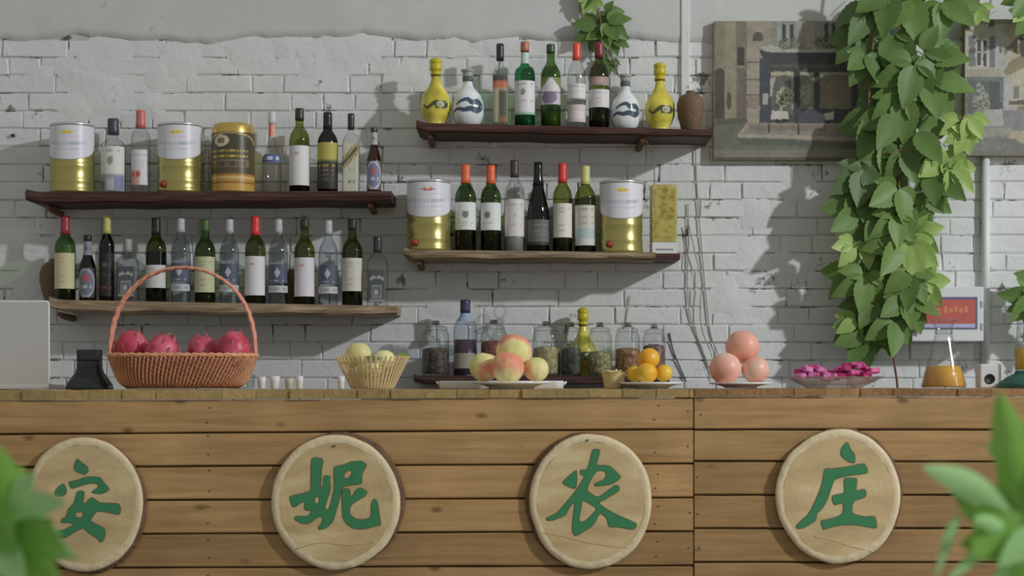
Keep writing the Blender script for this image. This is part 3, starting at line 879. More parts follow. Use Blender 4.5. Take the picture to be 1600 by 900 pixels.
# gold and black party can
def gold_can():
    y = BY; x = X(364.5, y); z0 = SHELF['A'](x); h = Z(195, y) - z0; Rr = 33.5 * y / F
    root = thing('beer_keg', 'gold party can with black label and pale round seal on upper shelf', 'keg', (x, y, z0))
    pr = [(Rr * .95, 0), (Rr, .004), (Rr, .86 * h), (Rr * .985, .88 * h), (Rr * .97, .95 * h), (Rr * .92, .985 * h), (Rr * .86, h), (Rr * .8, .99 * h), (.001, .985 * h)]
    mkobj('can_body', *lathe(pr, 40), plain('bronze_tin', A(150, 128, 72, .42), 0.28, 0.7), root, smooth=True)
    paint = layers((62, 58, 44), ('e', .5, .70, .47, .30, (140, 130, 84)), ('e', .5, .66, .46, .30, (58, 56, 42)), ('r', 0, 0, 1, .55, (66, 60, 42)), ('e', .36, .80, .125, .135, (165, 158, 135)), ('e', .36, .80, .07, .075, (105, 88, 76)),
                   ('t', .1, .8, .56, .035, (140, 125, 60)), ('t', .1, .8, .44, .03, (150, 134, 62)), ('r', .1, .2, .8, .36, (96, 86, 66)), ('t', .14, .76, .26, .04, (58, 50, 38)), ('r', 0, 0, 1, .03, (130, 92, 40)))
    cyl_patch(Rr * 1.006, .24 * h, .86 * h, 3.1, paint, nu=44, nv=40, parent=root, name='black_print', mat=M_CANWHITE)
    paint2 = layers((150, 118, 56), ('r', 0, .45, 1, .62, (120, 80, 36)), ('r', 0, .8, 1, .92, (176, 156, 110)))
    cyl_patch(Rr * 1.004, .02 * h, .24 * h, 3.1, paint2, nu=44, nv=14, parent=root, name='amber_print', mat=M_CANWHITE)
gold_can()

# -- upper left shelf
bottle('gin_bottle', 177, 186, 38, 'A', 'gin', G_CLEAR, 'clear bottle with dark cap and broad white label, right of first keg', capz=.79, capmat_=capmat(48, 54, 62), capw=1.25,
       lab=layers((168, 170, 166), ('r', 0, 0, 1, .36, (112, 122, 130)), ('r', .35, .05, .6, .28, (140, 140, 144)), ('r', .62, .05, .95, .3, (100, 104, 132)), ('e', .48, .68, .09, .11, (112, 116, 112)), ('t', .2, .8, .9, .02, (130, 134, 130)), ('r', .1, .05, .3, .2, (80, 90, 92))), labz=(.03, .62), group=GA, capname='cap', liquid=None)
bottle('vodka_bottle', 220, 173, 30, 'A', 'vodka', G_CLEAR, 'clear bottle with red and silver cap left of the second keg', capz=.79, capmat_=capmat(158, 86, 82), capw=1.08,
       lab=layers((170, 172, 174), ('r', 0, 0, .5, .4, (168, 132, 128)), ('t', .05, .6, .32, .08, (150, 66, 60)), ('t', .1, .9, .85, .02, (140, 142, 150)), ('r', .1, .5, .8, .7, (165, 167, 170))), labz=(.10, .52), labarc=2.0, group=GA, capname='cap')
bottle('glass_bottle', 323, 214, 19, 'A', 'clear', G_CLEAR, 'slim bare clear bottle squeezed between second keg and gold can', group=GA, y=BY + 0.055)
bottle('vodka_bottle', 425, 175, 30, 'A', 'flask', G_CLEAR, 'clear bottle with long silver and red neck and blue band', capz=.85, capmat_=capmat(160, 158, 160, .25), capw=1.2, group=GA,
       lab=layers((62, 76, 108), ('t', .2, .85, .5, .2, (150, 156, 170))), labz=(.375, .475), labarc=2.8, labname='blue_band',
       extra=((.69, .85, 3.1, layers((170, 92, 74), ('r', .45, 0, 1, 1, (178, 130, 112))), 'red_band'),), capname='cap')
bottle('wine_bottle', 468, 170, 32, 'A', 'wine', G_OLIVE, 'dark capped wine bottle with tall plain white label on upper left shelf', capz=.86, capmat_=capmat(42, 42, 36), lab=plainlab(), labz=(.09, .555), group=GA, liquid=.30)
bottle('wine_bottle', 512, 176, 32, 'A', 'wine', G_BLACK, 'black bottle with a gold collar label, right of the white labelled one', capz=.80, capmat_=capmat(28, 30, 36, .2), group=GA, liquid=.2,
       lab=layers((38, 36, 32), ('r', 0, .62, 1, 1, (140, 132, 66)), ('r', 0, .56, 1, .62, (64, 78, 52)), ('t', .15, .85, .50, .03, (130, 112, 66)), ('t', .2, .8, .4, .025, (90, 82, 70)), ('t', .2, .8, .3, .02, (74, 70, 66)), ('t', .2, .8, .2, .02, (70, 66, 62))), labz=(.05, .62))
bottle('whisky_bottle', 548.5, 178, 27, 'A', 'square', G_CLEAR, 'square clear bottle with slanting green and gold label', capz=.80, capmat_=capmat(40, 42, 38, .25), sq=4, group=GA,
       lab=layers((152, 152, 140), ('d', .74, .34, .13, (76, 76, 52)), ('d', .82, .34, .022, (150, 138, 80)), ('d', .66, .34, .022, (150, 138, 80)), ('t', .25, .8, .20, .04, (66, 66, 60)), ('t', .25, .8, .45, .015, (130, 130, 120))), labz=(.02, .62), labarc=1.5, liquid=.6, liqmat=plain('pale_whisky', A(150, 150, 130), .3), capname='cap')
bottle('beer_bottle', 584.5, 200, 23, 'A', 'beer', G_BROWN, 'small brown beer bottle at right end of the upper left shelf', capz=.93, capmat_=capmat(52, 50, 48), group=GA, liquid=.5, liqmat=plain('amber_beer', A(70, 42, 26), .3),
       lab=layers((88, 74, 66), ('e', .5, .5, .48, .49, (150, 152, 160)), ('e', .5, .5, .40, .42, (92, 98, 122)), ('e', .5, .64, .2, .14, (124, 84, 90)), ('t', .2, .8, .36, .05, (150, 152, 164))), labz=(.05, .49), labarc=2.4,
       extra=((.74, .93, 3.0, layers((140, 140, 142), ('t', .2, .8, .5, .1, (96, 96, 100))), 'neck_foil'),), capname='cap')

# -- lower left shelf
def pot(name, px, top, wpx, sk, label, prof, mat, y=BY + .05, base_z=None, group=None):
    x = X(px, y); z0 = SHELF[sk](x) if base_z is None else base_z; h = Z(top, y) - z0; Rr = wpx / 2 * y / F
    o = mkobj(name, *lathe([(r * Rr, z * h) for r, z in prof], 28), mat, loc=(x, y, z0), smooth=True)
    return tag(o, label, 'jar', group)
JARP = [(.62, 0), (.66, .02), (.86, .25), (1, .5), (.98, .68), (.82, .84), (.5, .93), (.34, .95), (.36, 1), (.26, 1), (.24, .9), (.001, .89)]
pot('clay_jar', 85, 405, 46, 'B', 'brown clay jar half hidden at the left end of lower shelf', JARP, M_CLAY, y=BY + .082)
pot('clay_jar', 455, 421, 24, 'B', 'tiny brown jar peeking from behind bottles on the lower left shelf', JARP, M_CLAY, y=BY + .08)
bottle('wine_bottle', 102, 338, 32, 'B', 'wine', G_GREEN, 'green wine bottle with red capsule and cream label at left end', capz=.79, capmat_=capmat(128, 44, 52), lab=wl(CREAM, (150, 138, 104), False), labz=(.14, .56), group=GB, liquid=.2)
bottle('beer_bottle', 137, 368, 26, 'B', 'beer', G_BLACK, 'small dark beer bottle with oval silver label on lower left shelf', capz=.92, capmat_=capmat(30, 30, 32), group=GB, liquid=.5,
       lab=layers((38, 38, 38), ('e', .5, .5, .48, .49, (128, 128, 136)), ('e', .5, .5, .40, .42, (84, 90, 104)), ('e', .5, .66, .2, .14, (128, 72, 78)), ('t', .2, .8, .36, .05, (140, 142, 150))), labz=(.05, .50), labarc=2.4,
       extra=((.70, .91, 3.0, layers((110, 112, 122), ('t', .2, .8, .5, .1, (80, 80, 88))), 'neck_foil'),), capname='cap')
bottle('wine_bottle', 167, 337, 23, 'B', 'slim', G_BLACK, 'slim black bottle with pale yellow capsule, left of basket handle', capz=.79, capmat_=capmat(158, 152, 92), group=GB, liquid=.6,
       lab=layers((26, 26, 26), ('t', .25, .75, .72, .06, (70, 70, 70)), ('t', .2, .8, .5, .03, (56, 54, 54)), ('t', .15, .85, .2, .015, (96, 48, 48))), labz=(.06, .56))
JACK = layers((62, 66, 68), ('e', .5, .70, .40, .14, (136, 138, 138)), ('e', .5, .62, .40, .13, (62, 66, 68)), ('t', .2, .8, .80, .03, (62, 66, 68)), ('r', .2, .12, .8, .5, (112, 116, 116)), ('r', .26, .16, .74, .46, (78, 82, 84)), ('t', .3, .7, .3, .05, (132, 134, 134)), ('r', .06, .04, .94, .07, (120, 122, 122)))
bottle('whisky_bottle', 200, 374, 32, 'B', 'square', G_CLEAR, 'square clear bottle with dark label behind left side of basket handle', capz=.80, capmat_=plain('clear_cap', A(128, 130, 126), .3), sq=4, lab=JACK, labz=(.08, .56), labarc=1.5, group=GB, capname='cap')
bottle('wine_bottle', 244, 341, 32, 'B', 'wine', G_DARK, 'black capped wine bottle with white label crossed by basket handle', capz=.80, capmat_=capmat(36, 32, 32), lab=plainlab((160, 160, 158)), labz=(.17, .44), group=GB, liquid=.60)
VOD = layers((62, 68, 84), ('m', .5, .55, .13, .26, (140, 146, 156)), ('t', .2, .8, .15, .05, (110, 116, 128)))
BAND = layers((146, 150, 154), ('t', .1, .9, .5, .2, (122, 126, 132)))
for px, top, lb in ((282.5, 342, 'clear bottle with blue label seen inside the basket handle arch'), (358.5, 343, 'clear bottle with blue label left of the red capped wine'),
                    (435, 343, 'clear bottle with blue label right of the red capped wine'), (513, 345, 'clear bottle with blue label nearest the right end of shelf')):
    bottle('vodka_bottle', px, top, 30, 'B', 'clear', G_BLUE, lb, capz=.84, capmat_=capmat(146, 150, 152, .25), lab=VOD, labz=(.25, .47), labarc=2.5, group=GB, extra=((.14, .22, 2.7, BAND, 'white_band'),), capname='cap', labname='blue_label')
bottle('wine_bottle', 320.5, 344, 32, 'B', 'wine', G_GREEN, 'bright green wine bottle with cream label inside basket arch', capz=.86, capmat_=capmat(58, 82, 40), lab=wl((150, 152, 124), (128, 130, 104), False), labz=(.13, .555), group=GB, liquid=.13)
bottle('wine_bottle', 399, 339, 32, 'B', 'wine', G_OLIVE, 'wine bottle with bright red capsule and tall white label on lower left shelf', capz=.79, capmat_=capmat(176, 52, 50), lab=plainlab(), labz=(.10, .545), group=GB, liquid=.3)
bottle('wine_bottle', 476, 343, 32, 'B', 'wine', G_OLIVE, 'olive wine bottle with dark neck and tall white label, right of tiny jar', capz=.90, capmat_=capmat(44, 48, 30), lab=plainlab((170, 166, 172)), labz=(.10, .55), group=GB, liquid=.3)
bottle('wine_bottle', 550.5, 343, 32, 'B', 'wine', G_DARK, 'dark wine bottle with shorter torn white label next to square bottle', capz=.88, capmat_=capmat(40, 42, 30), lab=wl((160, 158, 150), (140, 138, 132), False), labz=(.17, .55), group=GB, liquid=.3)
bottle('whisky_bottle', 590, 370, 32, 'B', 'square', G_CLEAR, 'square clear bottle with black cap and dark label at right end', capz=.77, capmat_=capmat(44, 46, 50, .3), capw=1.2, sq=4, lab=JACK, labz=(.06, .52), labarc=1.5, group=GB, capname='cap')

# -- top shelf
def dragon_motif(col):
    c = A(*col)
    return c
def vase_bottle(px, top, wpx, sk, kind, label, y=BY, base_z=None):
    yel = kind == 'yellow'
    x = X(px, y); z0 = SHELF[sk](x) if base_z is None else base_z
    h = Z(top, y) - z0; Rr = wpx / 2 * y / F
    root = thing('ceramic_bottle', label, 'bottle', (x, y, z0), group='round bellied ceramic bottles')
    bodyp = [(.58, 0), (.62, .012), (.60, .03), (.56, .05), (.80, .12), (.97, .22), (1, .30), (.95, .39), (.78, .48), (.52, .56), (.36, .63), (.29, .70), (.27, .76)] if yel else \
            [(.50, 0), (.62, .012), (.86, .09), (.98, .2), (1, .32), (.95, .43), (.80, .54), (.55, .62), (.36, .68), (.29, .74), (.28, .80)]
    mat = M_YELLOW if yel else M_BLUEWHITE
    mkobj('body', *lathe([(r * Rr, z * h) for r, z in bodyp], 32), mat, root, smooth=True)
    if yel:
        st = [(.33, .745), (.36, .75), (.36, .775), (.30, .78), (.30, .80), (.40, .81), (.42, .85), (.40, .89), (.36, .91), (.42, .925), (.42, .95), (.34, .975), (.16, .99), (.02, 1)]
        mkobj('stopper', *lathe([(r * Rr, z * h) for r, z in st], 20), plain('yellow_stopper', A(150, 140, 36), .3), root, smooth=True)
        mkobj('neck_ring', *lathe([(.30 * Rr, .725 * h), (.34 * Rr, .73 * h), (.34 * Rr, .742 * h), (.30 * Rr, .747 * h)], 20), plain('dark_ring', A(60, 56, 30), .4), root, smooth=True)
        ink, ink2, lt = (58, 60, 40), (92, 96, 58), (170, 172, 150)
    else:
        st = [(.31, .775), (.34, .78), (.34, .845), (.30, .85)]
        mkobj('neck_ring', *lathe([(r * Rr, z * h) for r, z in st], 20), plain('dark_neck_band', A(66, 72, 76), .4), root, smooth=True)
        st = [(.28, .85), (.33, .86), (.34, .91), (.30, .93), (.42, .94), (.44, .965), (.36, .985), (.02, 1)]
        mkobj('stopper', *lathe([(r * Rr, z * h) for r, z in st], 20), plain('grey_stopper', A(120, 124, 120), .4), root, smooth=True)
        ink, ink2, lt = (52, 62, 76), (96, 108, 122), (178, 182, 182)
    # dragon drawn round the belly: a swirling band
    def rf(z):
        t = z / h
        for i in range(len(bodyp) - 1):
            if bodyp[i][1] <= t <= bodyp[i + 1][1]:
                k = (t - bodyp[i][1]) / (bodyp[i + 1][1] - bodyp[i][1])
                return Rr * (bodyp[i][0] + (bodyp[i + 1][0] - bodyp[i][0]) * k) * 1.008 + .0004
        return Rr
    segs = []
    pts = [(-.9, .05), (-.6, -.25), (-.25, -.02), (.05, .22), (.35, .05), (.62, .2), (.85, -.02), (.6, -.25), (.3, -.12)] if yel else \
          [(-1.0, -.3), (-.6, -.15), (-.2, -.22), (.2, -.15), (.6, -.25), (.95, -.02), (.7, .25), (.3, .2), (0, .38), (-.4, .3), (-.75, .1)]
    path = smoothpath([(a, b, 0) for a, b in pts], 8)
    zc0, zs, as_ = (.29 * h, .17 * h, 0.95) if yel else (.33 * h, .30 * h, 1.05)
    V, Fc = [], []
    for i, p in enumerate(path):
        t = (path[min(i + 1, len(path) - 1)] - path[max(i - 1, 0)]).normalized()
        nrm = Vector((-t.y, t.x, 0)); wd = 0.135 * math.sin(PI * min(1, (i + 2) / (len(path) + 2))) + .03 + 0.03 * math.sin(i * 2.1)
        for sgn in (-1, 1):
            q = p + nrm * wd * sgn
            a = -PI / 2 + q.x * as_; z = zc0 + q.y * zs; r_ = rf(z)
            V.append((r_ * math.cos(a), r_ * math.sin(a), z))
    for i in range(len(path) - 1): Fc.append((2 * i, 2 * i + 1, 2 * i + 3, 2 * i + 2))
    mkobj('dragon_motif', V, Fc, plain('motif_%s' % kind, A(*ink), .25), root, smooth=True)
    if yel:
        cyl_patch(0, zc0 - .05 * h, zc0 + .06 * h, 0.7, layers(ink, ('e', .5, .5, .42, .4, lt), ('t', .1, .9, .5, .25, ink2)), nu=14, nv=10, parent=root, name='dragon_head', rad_fn=rf, centre=-PI / 2 + .35)
    return root
vase_bottle(681, 90, 48, 'C', 'yellow', 'yellow ceramic bottle with dragon at the left end of the top shelf')
vase_bottle(731, 107, 50, 'C', 'blue', 'blue and white ceramic bottle beside the left yellow bottle')
bottle('spirit_bottle', 781.5, 69, 23, 'C', 'square', G_CLEAR, 'slim clear bottle with black cap and orange black label on the top shelf', capz=.80, capmat_=capmat(40, 38, 40, .25), capw=1.5, sq=1.5,
       lab=layers((122, 118, 100), ('r', 0, .72, 1, 1, (62, 58, 54)), ('r', 0, .72, 1, .86, (150, 88, 68)), ('r', .42, .0, .9, .66, (66, 66, 58)), ('r', .1, .0, .36, .7, (140, 138, 110)), ('r', .4, 0, .9, .1, (104, 78, 62))), labz=(.06, .62), labarc=2.2, group=GC, capname='cap')
bottle('whisky_bottle', 820, 66, 32, 'C', 'gin', G_EMER, 'emerald green bottle with large white label on the top shelf', capz=.89, capmat_=capmat(138, 84, 62), lab=layers((172, 170, 172), ('r', 0, 0, 1, .06, (120, 150, 128)), ('t', .15, .85, .88, .025, (130, 128, 130)), ('e', .42, .66, .09, .1, (112, 106, 102)), ('t', .15, .85, .4, .02, (140, 138, 140)), ('t', .2, .8, .28, .015, (150, 148, 150))), labz=(.15, .54), group=GC,
       extra=((.75, .875, 3.0, layers((150, 164, 158)), 'neck_label'),), capname='cap', liquid=.14, liqmat=plain('green_base', A(34, 76, 52), .3))
bottle('wine_bottle', 860.5, 70, 31, 'C', 'wine', G_GREEN, 'green bottle with pointed white label over a violet picture', capz=.90, capmat_=capmat(44, 62, 44), group=GC,
       lab=layers((92, 104, 52), ('m', .5, .42, .62, .58, (166, 164, 166)), ('r', 0, .0, 1, .44, (150, 148, 154)), ('e', .42, .26, .34, .24, (98, 86, 110)), ('r', 0, .44, 1, .47, (92, 84, 106))), labz=(.28, .60), labarc=2.5, liquid=.2, liqmat=plain('olive_wine', A(74, 84, 26), .3))
bottle('spirit_bottle', 901, 68, 29, 'C', 'clear', G_CLEAR, 'clear bottle with orange red cap and white label on top shelf', capz=.81, capmat_=capmat(178, 66, 48), capw=1.15, lab=layers((170, 170, 170), ('t', .2, .8, .8, .05, (135, 135, 138)), ('t', .2, .8, .5, .03, (140, 140, 142)), ('r', 0, 0, 1, .05, (120, 120, 116))), labz=(.34, .52), group=GC,
       extra=((.08, .28, 2.4, layers((158, 152, 150), ('r', .1, .2, .9, .6, (170, 162, 162))), 'lower_label'),), capname='cap')
bottle('wine_bottle', 936, 67, 32, 'C', 'wine', G_DARK, 'dark wine bottle with maroon capsule and small white label under sprig', capz=.83, capmat_=capmat(96, 40, 46), lab=layers((166, 164, 164), ('t', .2, .8, .8, .04, (130, 128, 128)), ('t', .25, .75, .5, .03, (140, 138, 138)), ('t', .25, .75, .25, .03, (146, 144, 144))), labz=(.25, .455), group=GC, liquid=.26,
       extra=((.50, .60, 2.4, layers((120, 108, 104), ('e', .4, .5, .25, .4, (150, 120, 116))), 'shoulder_label'),))
vase_bottle(977, 115, 46, 'C', 'blue', 'blue and white ceramic bottle beside the right yellow bottle')
vase_bottle(1031, 97, 48, 'C', 'yellow', 'yellow ceramic bottle with dragon next to the brown clay jar')
pot('clay_jar', 1079, 142, 43, 'C', 'round brown clay jar at the right end of the top shelf', [(.62, 0), (.66, .02), (.84, .25), (.98, .5), (1, .66), (.9, .80), (.66, .89), (.34, .925), (.30, .95), (.34, .99), (.24, 1), (.22, .9), (.001, .89)], M_CLAY, y=BY - .02)

# -- middle shelf
crest = layers((170, 174, 172), ('e', .5, .56, .13, .13, (96, 98, 94)), ('t', .2, .8, .88, .02, (142, 146, 144)), ('t', .2, .8, .26, .02, (142, 146, 144)), ('t', .25, .75, .16, .015, (150, 152, 150)))
crest_l = layers((170, 174, 172), ('e', .36, .56, .12, .13, (96, 98, 94)), ('t', .12, .7, .88, .02, (142, 146, 144)), ('t', .12, .7, .26, .02, (142, 146, 144)))
bottle('wine_bottle', 727.5, 258, 33, 'D', 'wine', G_GREEN, 'green wine bottle with orange capsule standing beside left keg', capz=.79, capmat_=capmat(190, 88, 56), lab=crest, labz=(.25, .565), group=GD, liquid=.5)
bottle('wine_bottle', 767, 259, 32, 'D', 'wine', G_GREEN, 'green wine bottle with orange capsule standing beside clear bottle', capz=.79, capmat_=capmat(186, 84, 54), lab=crest_l, labz=(.25, .565), group=GD, liquid=.5)
bottle('spirit_bottle', 804, 251, 31, 'D', 'clear', G_CLEAR, 'clear bottle with dark cap and white label on middle shelf', capz=.82, capmat_=capmat(60, 52, 54), capw=1.1, lab=layers((166, 164, 162), ('t', .15, .85, .86, .015, (140, 136, 132)), ('t', .15, .85, .68, .012, (146, 142, 138)), ('e', .5, .55, .06, .05, (150, 136, 150)), ('t', .2, .8, .3, .01, (150, 146, 142))), labz=(.17, .575), group=GD, capname='cap', liquid=.3, liqmat=plain('grey_liquor', A(112, 112, 106), .3))
bottle('sparkling_bottle', 841, 254, 35, 'D', 'burg', G_BLACK, 'black sloping-shouldered bottle in the middle of the middle shelf', capz=.74, capmat_=capmat(24, 24, 24, .2), lab=layers((78, 78, 76), ('r', 0, 0, 1, .12, (36, 36, 36)), ('t', .15, .85, .82, .03, (104, 104, 100)), ('t', .15, .85, .55, .02, (98, 98, 96)), ('t', .15, .85, .4, .02, (94, 94, 92))), labz=(.08, .36), labarc=2.4, group=GD, liquid=.4)
bottle('wine_bottle', 879, 256, 30, 'D', 'wine', G_OLIVE, 'wine bottle with bright red capsule and white label on middle shelf', capz=.79, capmat_=capmat(176, 54, 50), lab=wl((170, 168, 160), (138, 136, 128), False), labz=(.17, .55), group=GD, liquid=.3)
bottle('wine_bottle', 914.5, 260, 33, 'D', 'wine', G_OLIVE, 'wine bottle with pale yellow capsule and white label with blue-green foot', capz=.79, capmat_=capmat(160, 160, 108), lab=layers((160, 158, 150), ('r', 0, 0, 1, .4, (136, 152, 154)), ('r', .1, .0, .9, .16, (158, 162, 162)), ('t', .2, .8, .88, .03, (110, 112, 108)), ('t', .2, .8, .7, .015, (138, 130, 124)), ('t', .2, .8, .55, .012, (140, 132, 124))), labz=(.085, .545), group=GD, liquid=.3)

# gold gift box
y = BY
xa, xb = X(1017, y), X(1056, y); z0 = SHELF['D']((xa + xb) / 2); zt = Z(290, y)
t = thing('gift_box', 'upright gold carton with white foot at the right end of middle shelf', 'box', ((xa + xb) / 2, y, z0), rot=(0, 0, 0.06))
hw = (xb - xa) / 2
M_BOX = blush_mat('gold_card', A(124, 112, 56), A(138, 128, 68), A(150, 142, 88), 30, 0.35)
mkobj('carton', *bbox(-hw, hw, -.035, .035, 0.042, zt - z0, .002), M_BOX, t)
mkobj('foot', *bbox(-hw, hw, -.035, .035, 0, 0.0415, .001), M_WHITEPL, t)
g = mv(bbox(-hw * .8, hw * .8, -.0006, 0, .06, zt - z0 - .014), 0, -.0354, 0)
mkobj('front_print', *g, blush_mat('gold_print', A(112, 100, 44), A(140, 128, 66), A(132, 136, 78), 45, 0.3), t)
V, Fc = [], []
for i in range(9):
    b_ = len(V); x_ = -hw * .7 + i * hw * 1.4 / 9
    V += [(x_, -.0358, .012), (x_ + hw * .11, -.0358, .012), (x_ + hw * .11, -.0358, .018), (x_, -.0358, .018)]; Fc.append((b_, b_ + 1, b_ + 2, b_ + 3))
mkobj('foot_print', V, Fc, plain('grey_ink', A(96, 98, 102), .6), t)

# ------------------------------------------------------------------ jars on the low ledge
def herb_mat(name, c1, c2):
    return blush_mat(name, A(*c1), A(*[(a + b) // 2 for a, b in zip(c1, c2)]), A(*c2), 70, 0.8, bump=0.6)
def storage_jar(px0, px1, top, fill, label, mat, content, y=BY, knob=True):
    x = X((px0 + px1) / 2, y); z0 = SHELF['E'](x); h = Z(top, y) - z0; Rr = (px1 - px0) / 2 * y / F
    root = thing('storage_jar', label, 'jar', (x, y, z0), group=GE)
    hb = h * .84
    pr = [(Rr * .94, 0), (Rr, .006), (Rr, hb * .84), (Rr * .96, hb * .92), (Rr * .84, hb * .98), (Rr * .8, hb)]
    mkobj('glass_body', *lathe(pr, 28), G_CLEAR, root, smooth=True)
    lp = [(Rr * .86, hb), (Rr * .88, hb + .006), (Rr * .7, hb + .014), (Rr * .3, hb + .018), (Rr * .16, hb + .02), (Rr * .14, hb + .026)]
    if knob: lp += [(Rr * .30, hb + .034), (Rr * .34, h - .012), (Rr * .22, h - .002), (.001, h)]
    mkobj('glass_lid', *lathe(lp, 24), G_CLEAR, root, smooth=True)
    hf = Z(fill, y) - z0
    prof = [(Rr * .88, .008), (Rr * .94, .014), (Rr * .94, hf - .006), (Rr * .8, hf), (Rr * .4, hf + .004), (.001, hf + .002)]
    V, Fc = lathe(prof, 30)
    V = [(x_ * (1 + .03 * mnoise.noise((x_ * 90, y_ * 90, z_ * 90))), y_ * (1 + .03 * mnoise.noise((x_ * 90, y_ * 90, z_ * 90))), z_ + (.004 * mnoise.noise((x_ * 120, y_ * 120, 3)) if z_ > hf - .008 else 0)) for x_, y_, z_ in V]
    mkobj(content, V, Fc, mat, root, smooth=True)
    return root
storage_jar(659, 702, 502, 545, 'glass jar of dark tea leaves at the left end of the ledge', herb_mat('black_tea', (36, 34, 30), (82, 74, 66)), 'tea_leaves')
storage_jar(751, 792, 500, 534, 'glass jar of red-brown dried fruit half hidden behind the left peach', herb_mat('red_dates', (74, 40, 38), (116, 74, 66)), 'dried_fruit', y=BY)
storage_jar(832, 876, 503, 543, 'glass jar of pale herb pieces right of the stacked peaches', herb_mat('pale_herbs', (110, 104, 72), (158, 150, 112)), 'dried_herbs')
storage_jar(877, 908, 505, 545, 'glass jar of blackish green tea left of the yellow ceramic bottle', herb_mat('dark_tea', (34, 40, 36), (72, 78, 66)), 'tea_leaves', y=BY - .02)
storage_jar(919, 956, 505, 550, 'glass jar of greenish flower tea right of the yellow ceramic bottle', herb_mat('flower_tea', (84, 84, 56), (150, 144, 112)), 'dried_flowers', y=BY - .02)
storage_jar(961, 1000, 505, 545, 'glass jar of brown nut pieces left of the orange stack', herb_mat('nut_pieces', (84, 58, 38), (152, 120, 88)), 'nuts')
storage_jar(1004, 1040, 508, 540, 'glass jar of dark purple dried fruit behind the oranges', herb_mat('purple_fruit', (66, 50, 48), (118, 92, 88)), 'dried_fruit')
bottle('spirit_bottle', 727, 469, 37, 'E', 'clear', G_BLUE, 'clear bottle with navy cap and pale blue neck behind jars on ledge', capz=.83, capmat_=capmat(44, 46, 70, .3), capw=1.15, group=GE, y=BY + .02, liquid=.48, liqmat=plain('maroon_liquor', A(70, 58, 64), .3),
       extra=((.72, .83, 3.0, layers((118, 134, 156)), 'neck_label'), (.1, .3, 2.2, layers((120, 116, 104)), 'lower_label')), capname='cap', base_z=SHELF['E'](0) )
vase_bottle(911, 480, 44, 'E', 'yellow', 'yellow ceramic bottle standing among the glass jars on the low ledge', y=BY + .075)
# glass decanter with a ring stopper, partly behind the peaches
x = X(781, WY - .05); zE = SHELF['E'](x)
t = thing('glass_decanter', 'clear glass decanter with a ring stopper behind the top peach', 'decanter', (x, WY - .05, zE), group=GE)
hd = Z(500, WY - .05) - zE
mkobj('glass_body', *lathe([(.035, 0), (.04, .004), (.042, hd * .5), (.03, hd * .72), (.014, hd * .86), (.013, hd * .97), (.02, hd)], 24), G_CLEAR, t, smooth=True)
ring = [Vector((.020 * math.cos(a), 0, hd + .030 + .024 * math.sin(a))) for a in [2 * PI * k / 24 for k in range(24)]]
mkobj('ring_stopper', *merge(tube(ring, .005, 8, True), lathe([(.012, hd - .01), (.013, hd + .004), (.006, hd + .008)], 16)), G_CLEAR, t, smooth=True)

# ------------------------------------------------------------------ fruit, baskets and dishes on the counter
def lumpy(r, sx=1, sy=1, sz=1, nu=32, nv=18, dimple=0.0, noise=0.012, seed=0.0, pointy=0.0):
    V, Fc = sphere(r, nu, nv)
    out = []
    for v in V:
        v = Vector(v); d = v.normalized() if v.length > 1e-6 else v
        k = 1 + noise * mnoise.noise(d * 2.2 + Vector((seed, seed * 2, 0)))
        t = math.acos(max(-1, min(1, d.z)))
        if dimple: k *= 1 - dimple * math.exp(-(t / 0.35) ** 2)
        if pointy: k *= 1 + pointy * math.exp(-((PI - t) / 0.3) ** 2)
        out.append((v.x * k * sx, v.y * k * sy, v.z * k * sz))
    return out, Fc

# -- red wicker basket with dragon fruit
BKY = 5.27
def oval(a, rx, ry): # superellipse
    c, s = math.cos(a), math.sin(a)
    k = (abs(c) ** 2.6 + abs(s) ** 2.6) ** (-1 / 2.6)
    return rx * c * k, ry * s * k
zt0 = top_z(285)
bx = X(286, BKY)
bk = thing('wicker_basket', 'red-brown wicker basket with a tall hoop handle, holding dragon fruit', 'basket', (bx, BKY, zt0))
M_WICK = plain('red_wicker', A(162, 122, 92), 0.5, 0, 0.3, 90, 0.3)
M_WICK2 = plain('dark_red_wicker', A(122, 76, 58), 0.5, 0, 0.3, 90, 0.25)
s = BKY / F
RX0, RX1 = 84 * s, 113 * s; RY0, RY1 = 0.085, 0.125; HB = 53 * s
def bprof(t):
    k = t ** 0.5
    return RX0 + (RX1 - RX0) * k, RY0 + (RY1 - RY0) * k
geos = []
rows = 15
for j in range(rows):
    t = j / (rows - 1); rx, ry = bprof(t); z = 0.006 + (HB - .012) * t
    m = 168; pts = []
    for i in range(m):
        a = 2 * PI * i / m; x_, y_ = oval(a, rx, ry)
        wv_ = .0022 * math.sin(a * 42 + PI * j)
        L_ = math.hypot(x_, y_)
        pts.append((x_ * (1 + wv_ / L_), y_ * (1 + wv_ / L_), z + .0006 * math.sin(a * 21 + j)))
    geos.append(tube(pts, .0031, 5, True))
o = mkobj('wicker_weave', *merge(*geos), M_WICK2, bk, smooth=True); o['kind'] = 'stuff'
geos = []
for i in range(110):
    a = 2 * PI * i / 110; pts = []
    for j in range(7):
        t = j / 6; rx, ry = bprof(t); x_, y_ = oval(a + .14 * t, rx + .0025, ry + .0025); pts.append((x_, y_, .003 + (HB - .006) * t))
    geos.append(tube(pts, .0024, 5))
o = mkobj('wicker_stakes', *merge(*geos), M_WICK, bk, smooth=True); o['kind'] = 'stuff'
rx, ry = bprof(1)
g1 = [(*oval(2 * PI * i / 120, rx * 1.01, ry * 1.01), HB + .0035 * math.sin(2 * PI * i / 120 * 30)) for i in range(120)]
g2 = [(*oval(2 * PI * i / 120, rx * 1.02, ry * 1.02), HB - .0035 * math.sin(2 * PI * i / 120 * 30)) for i in range(120)]
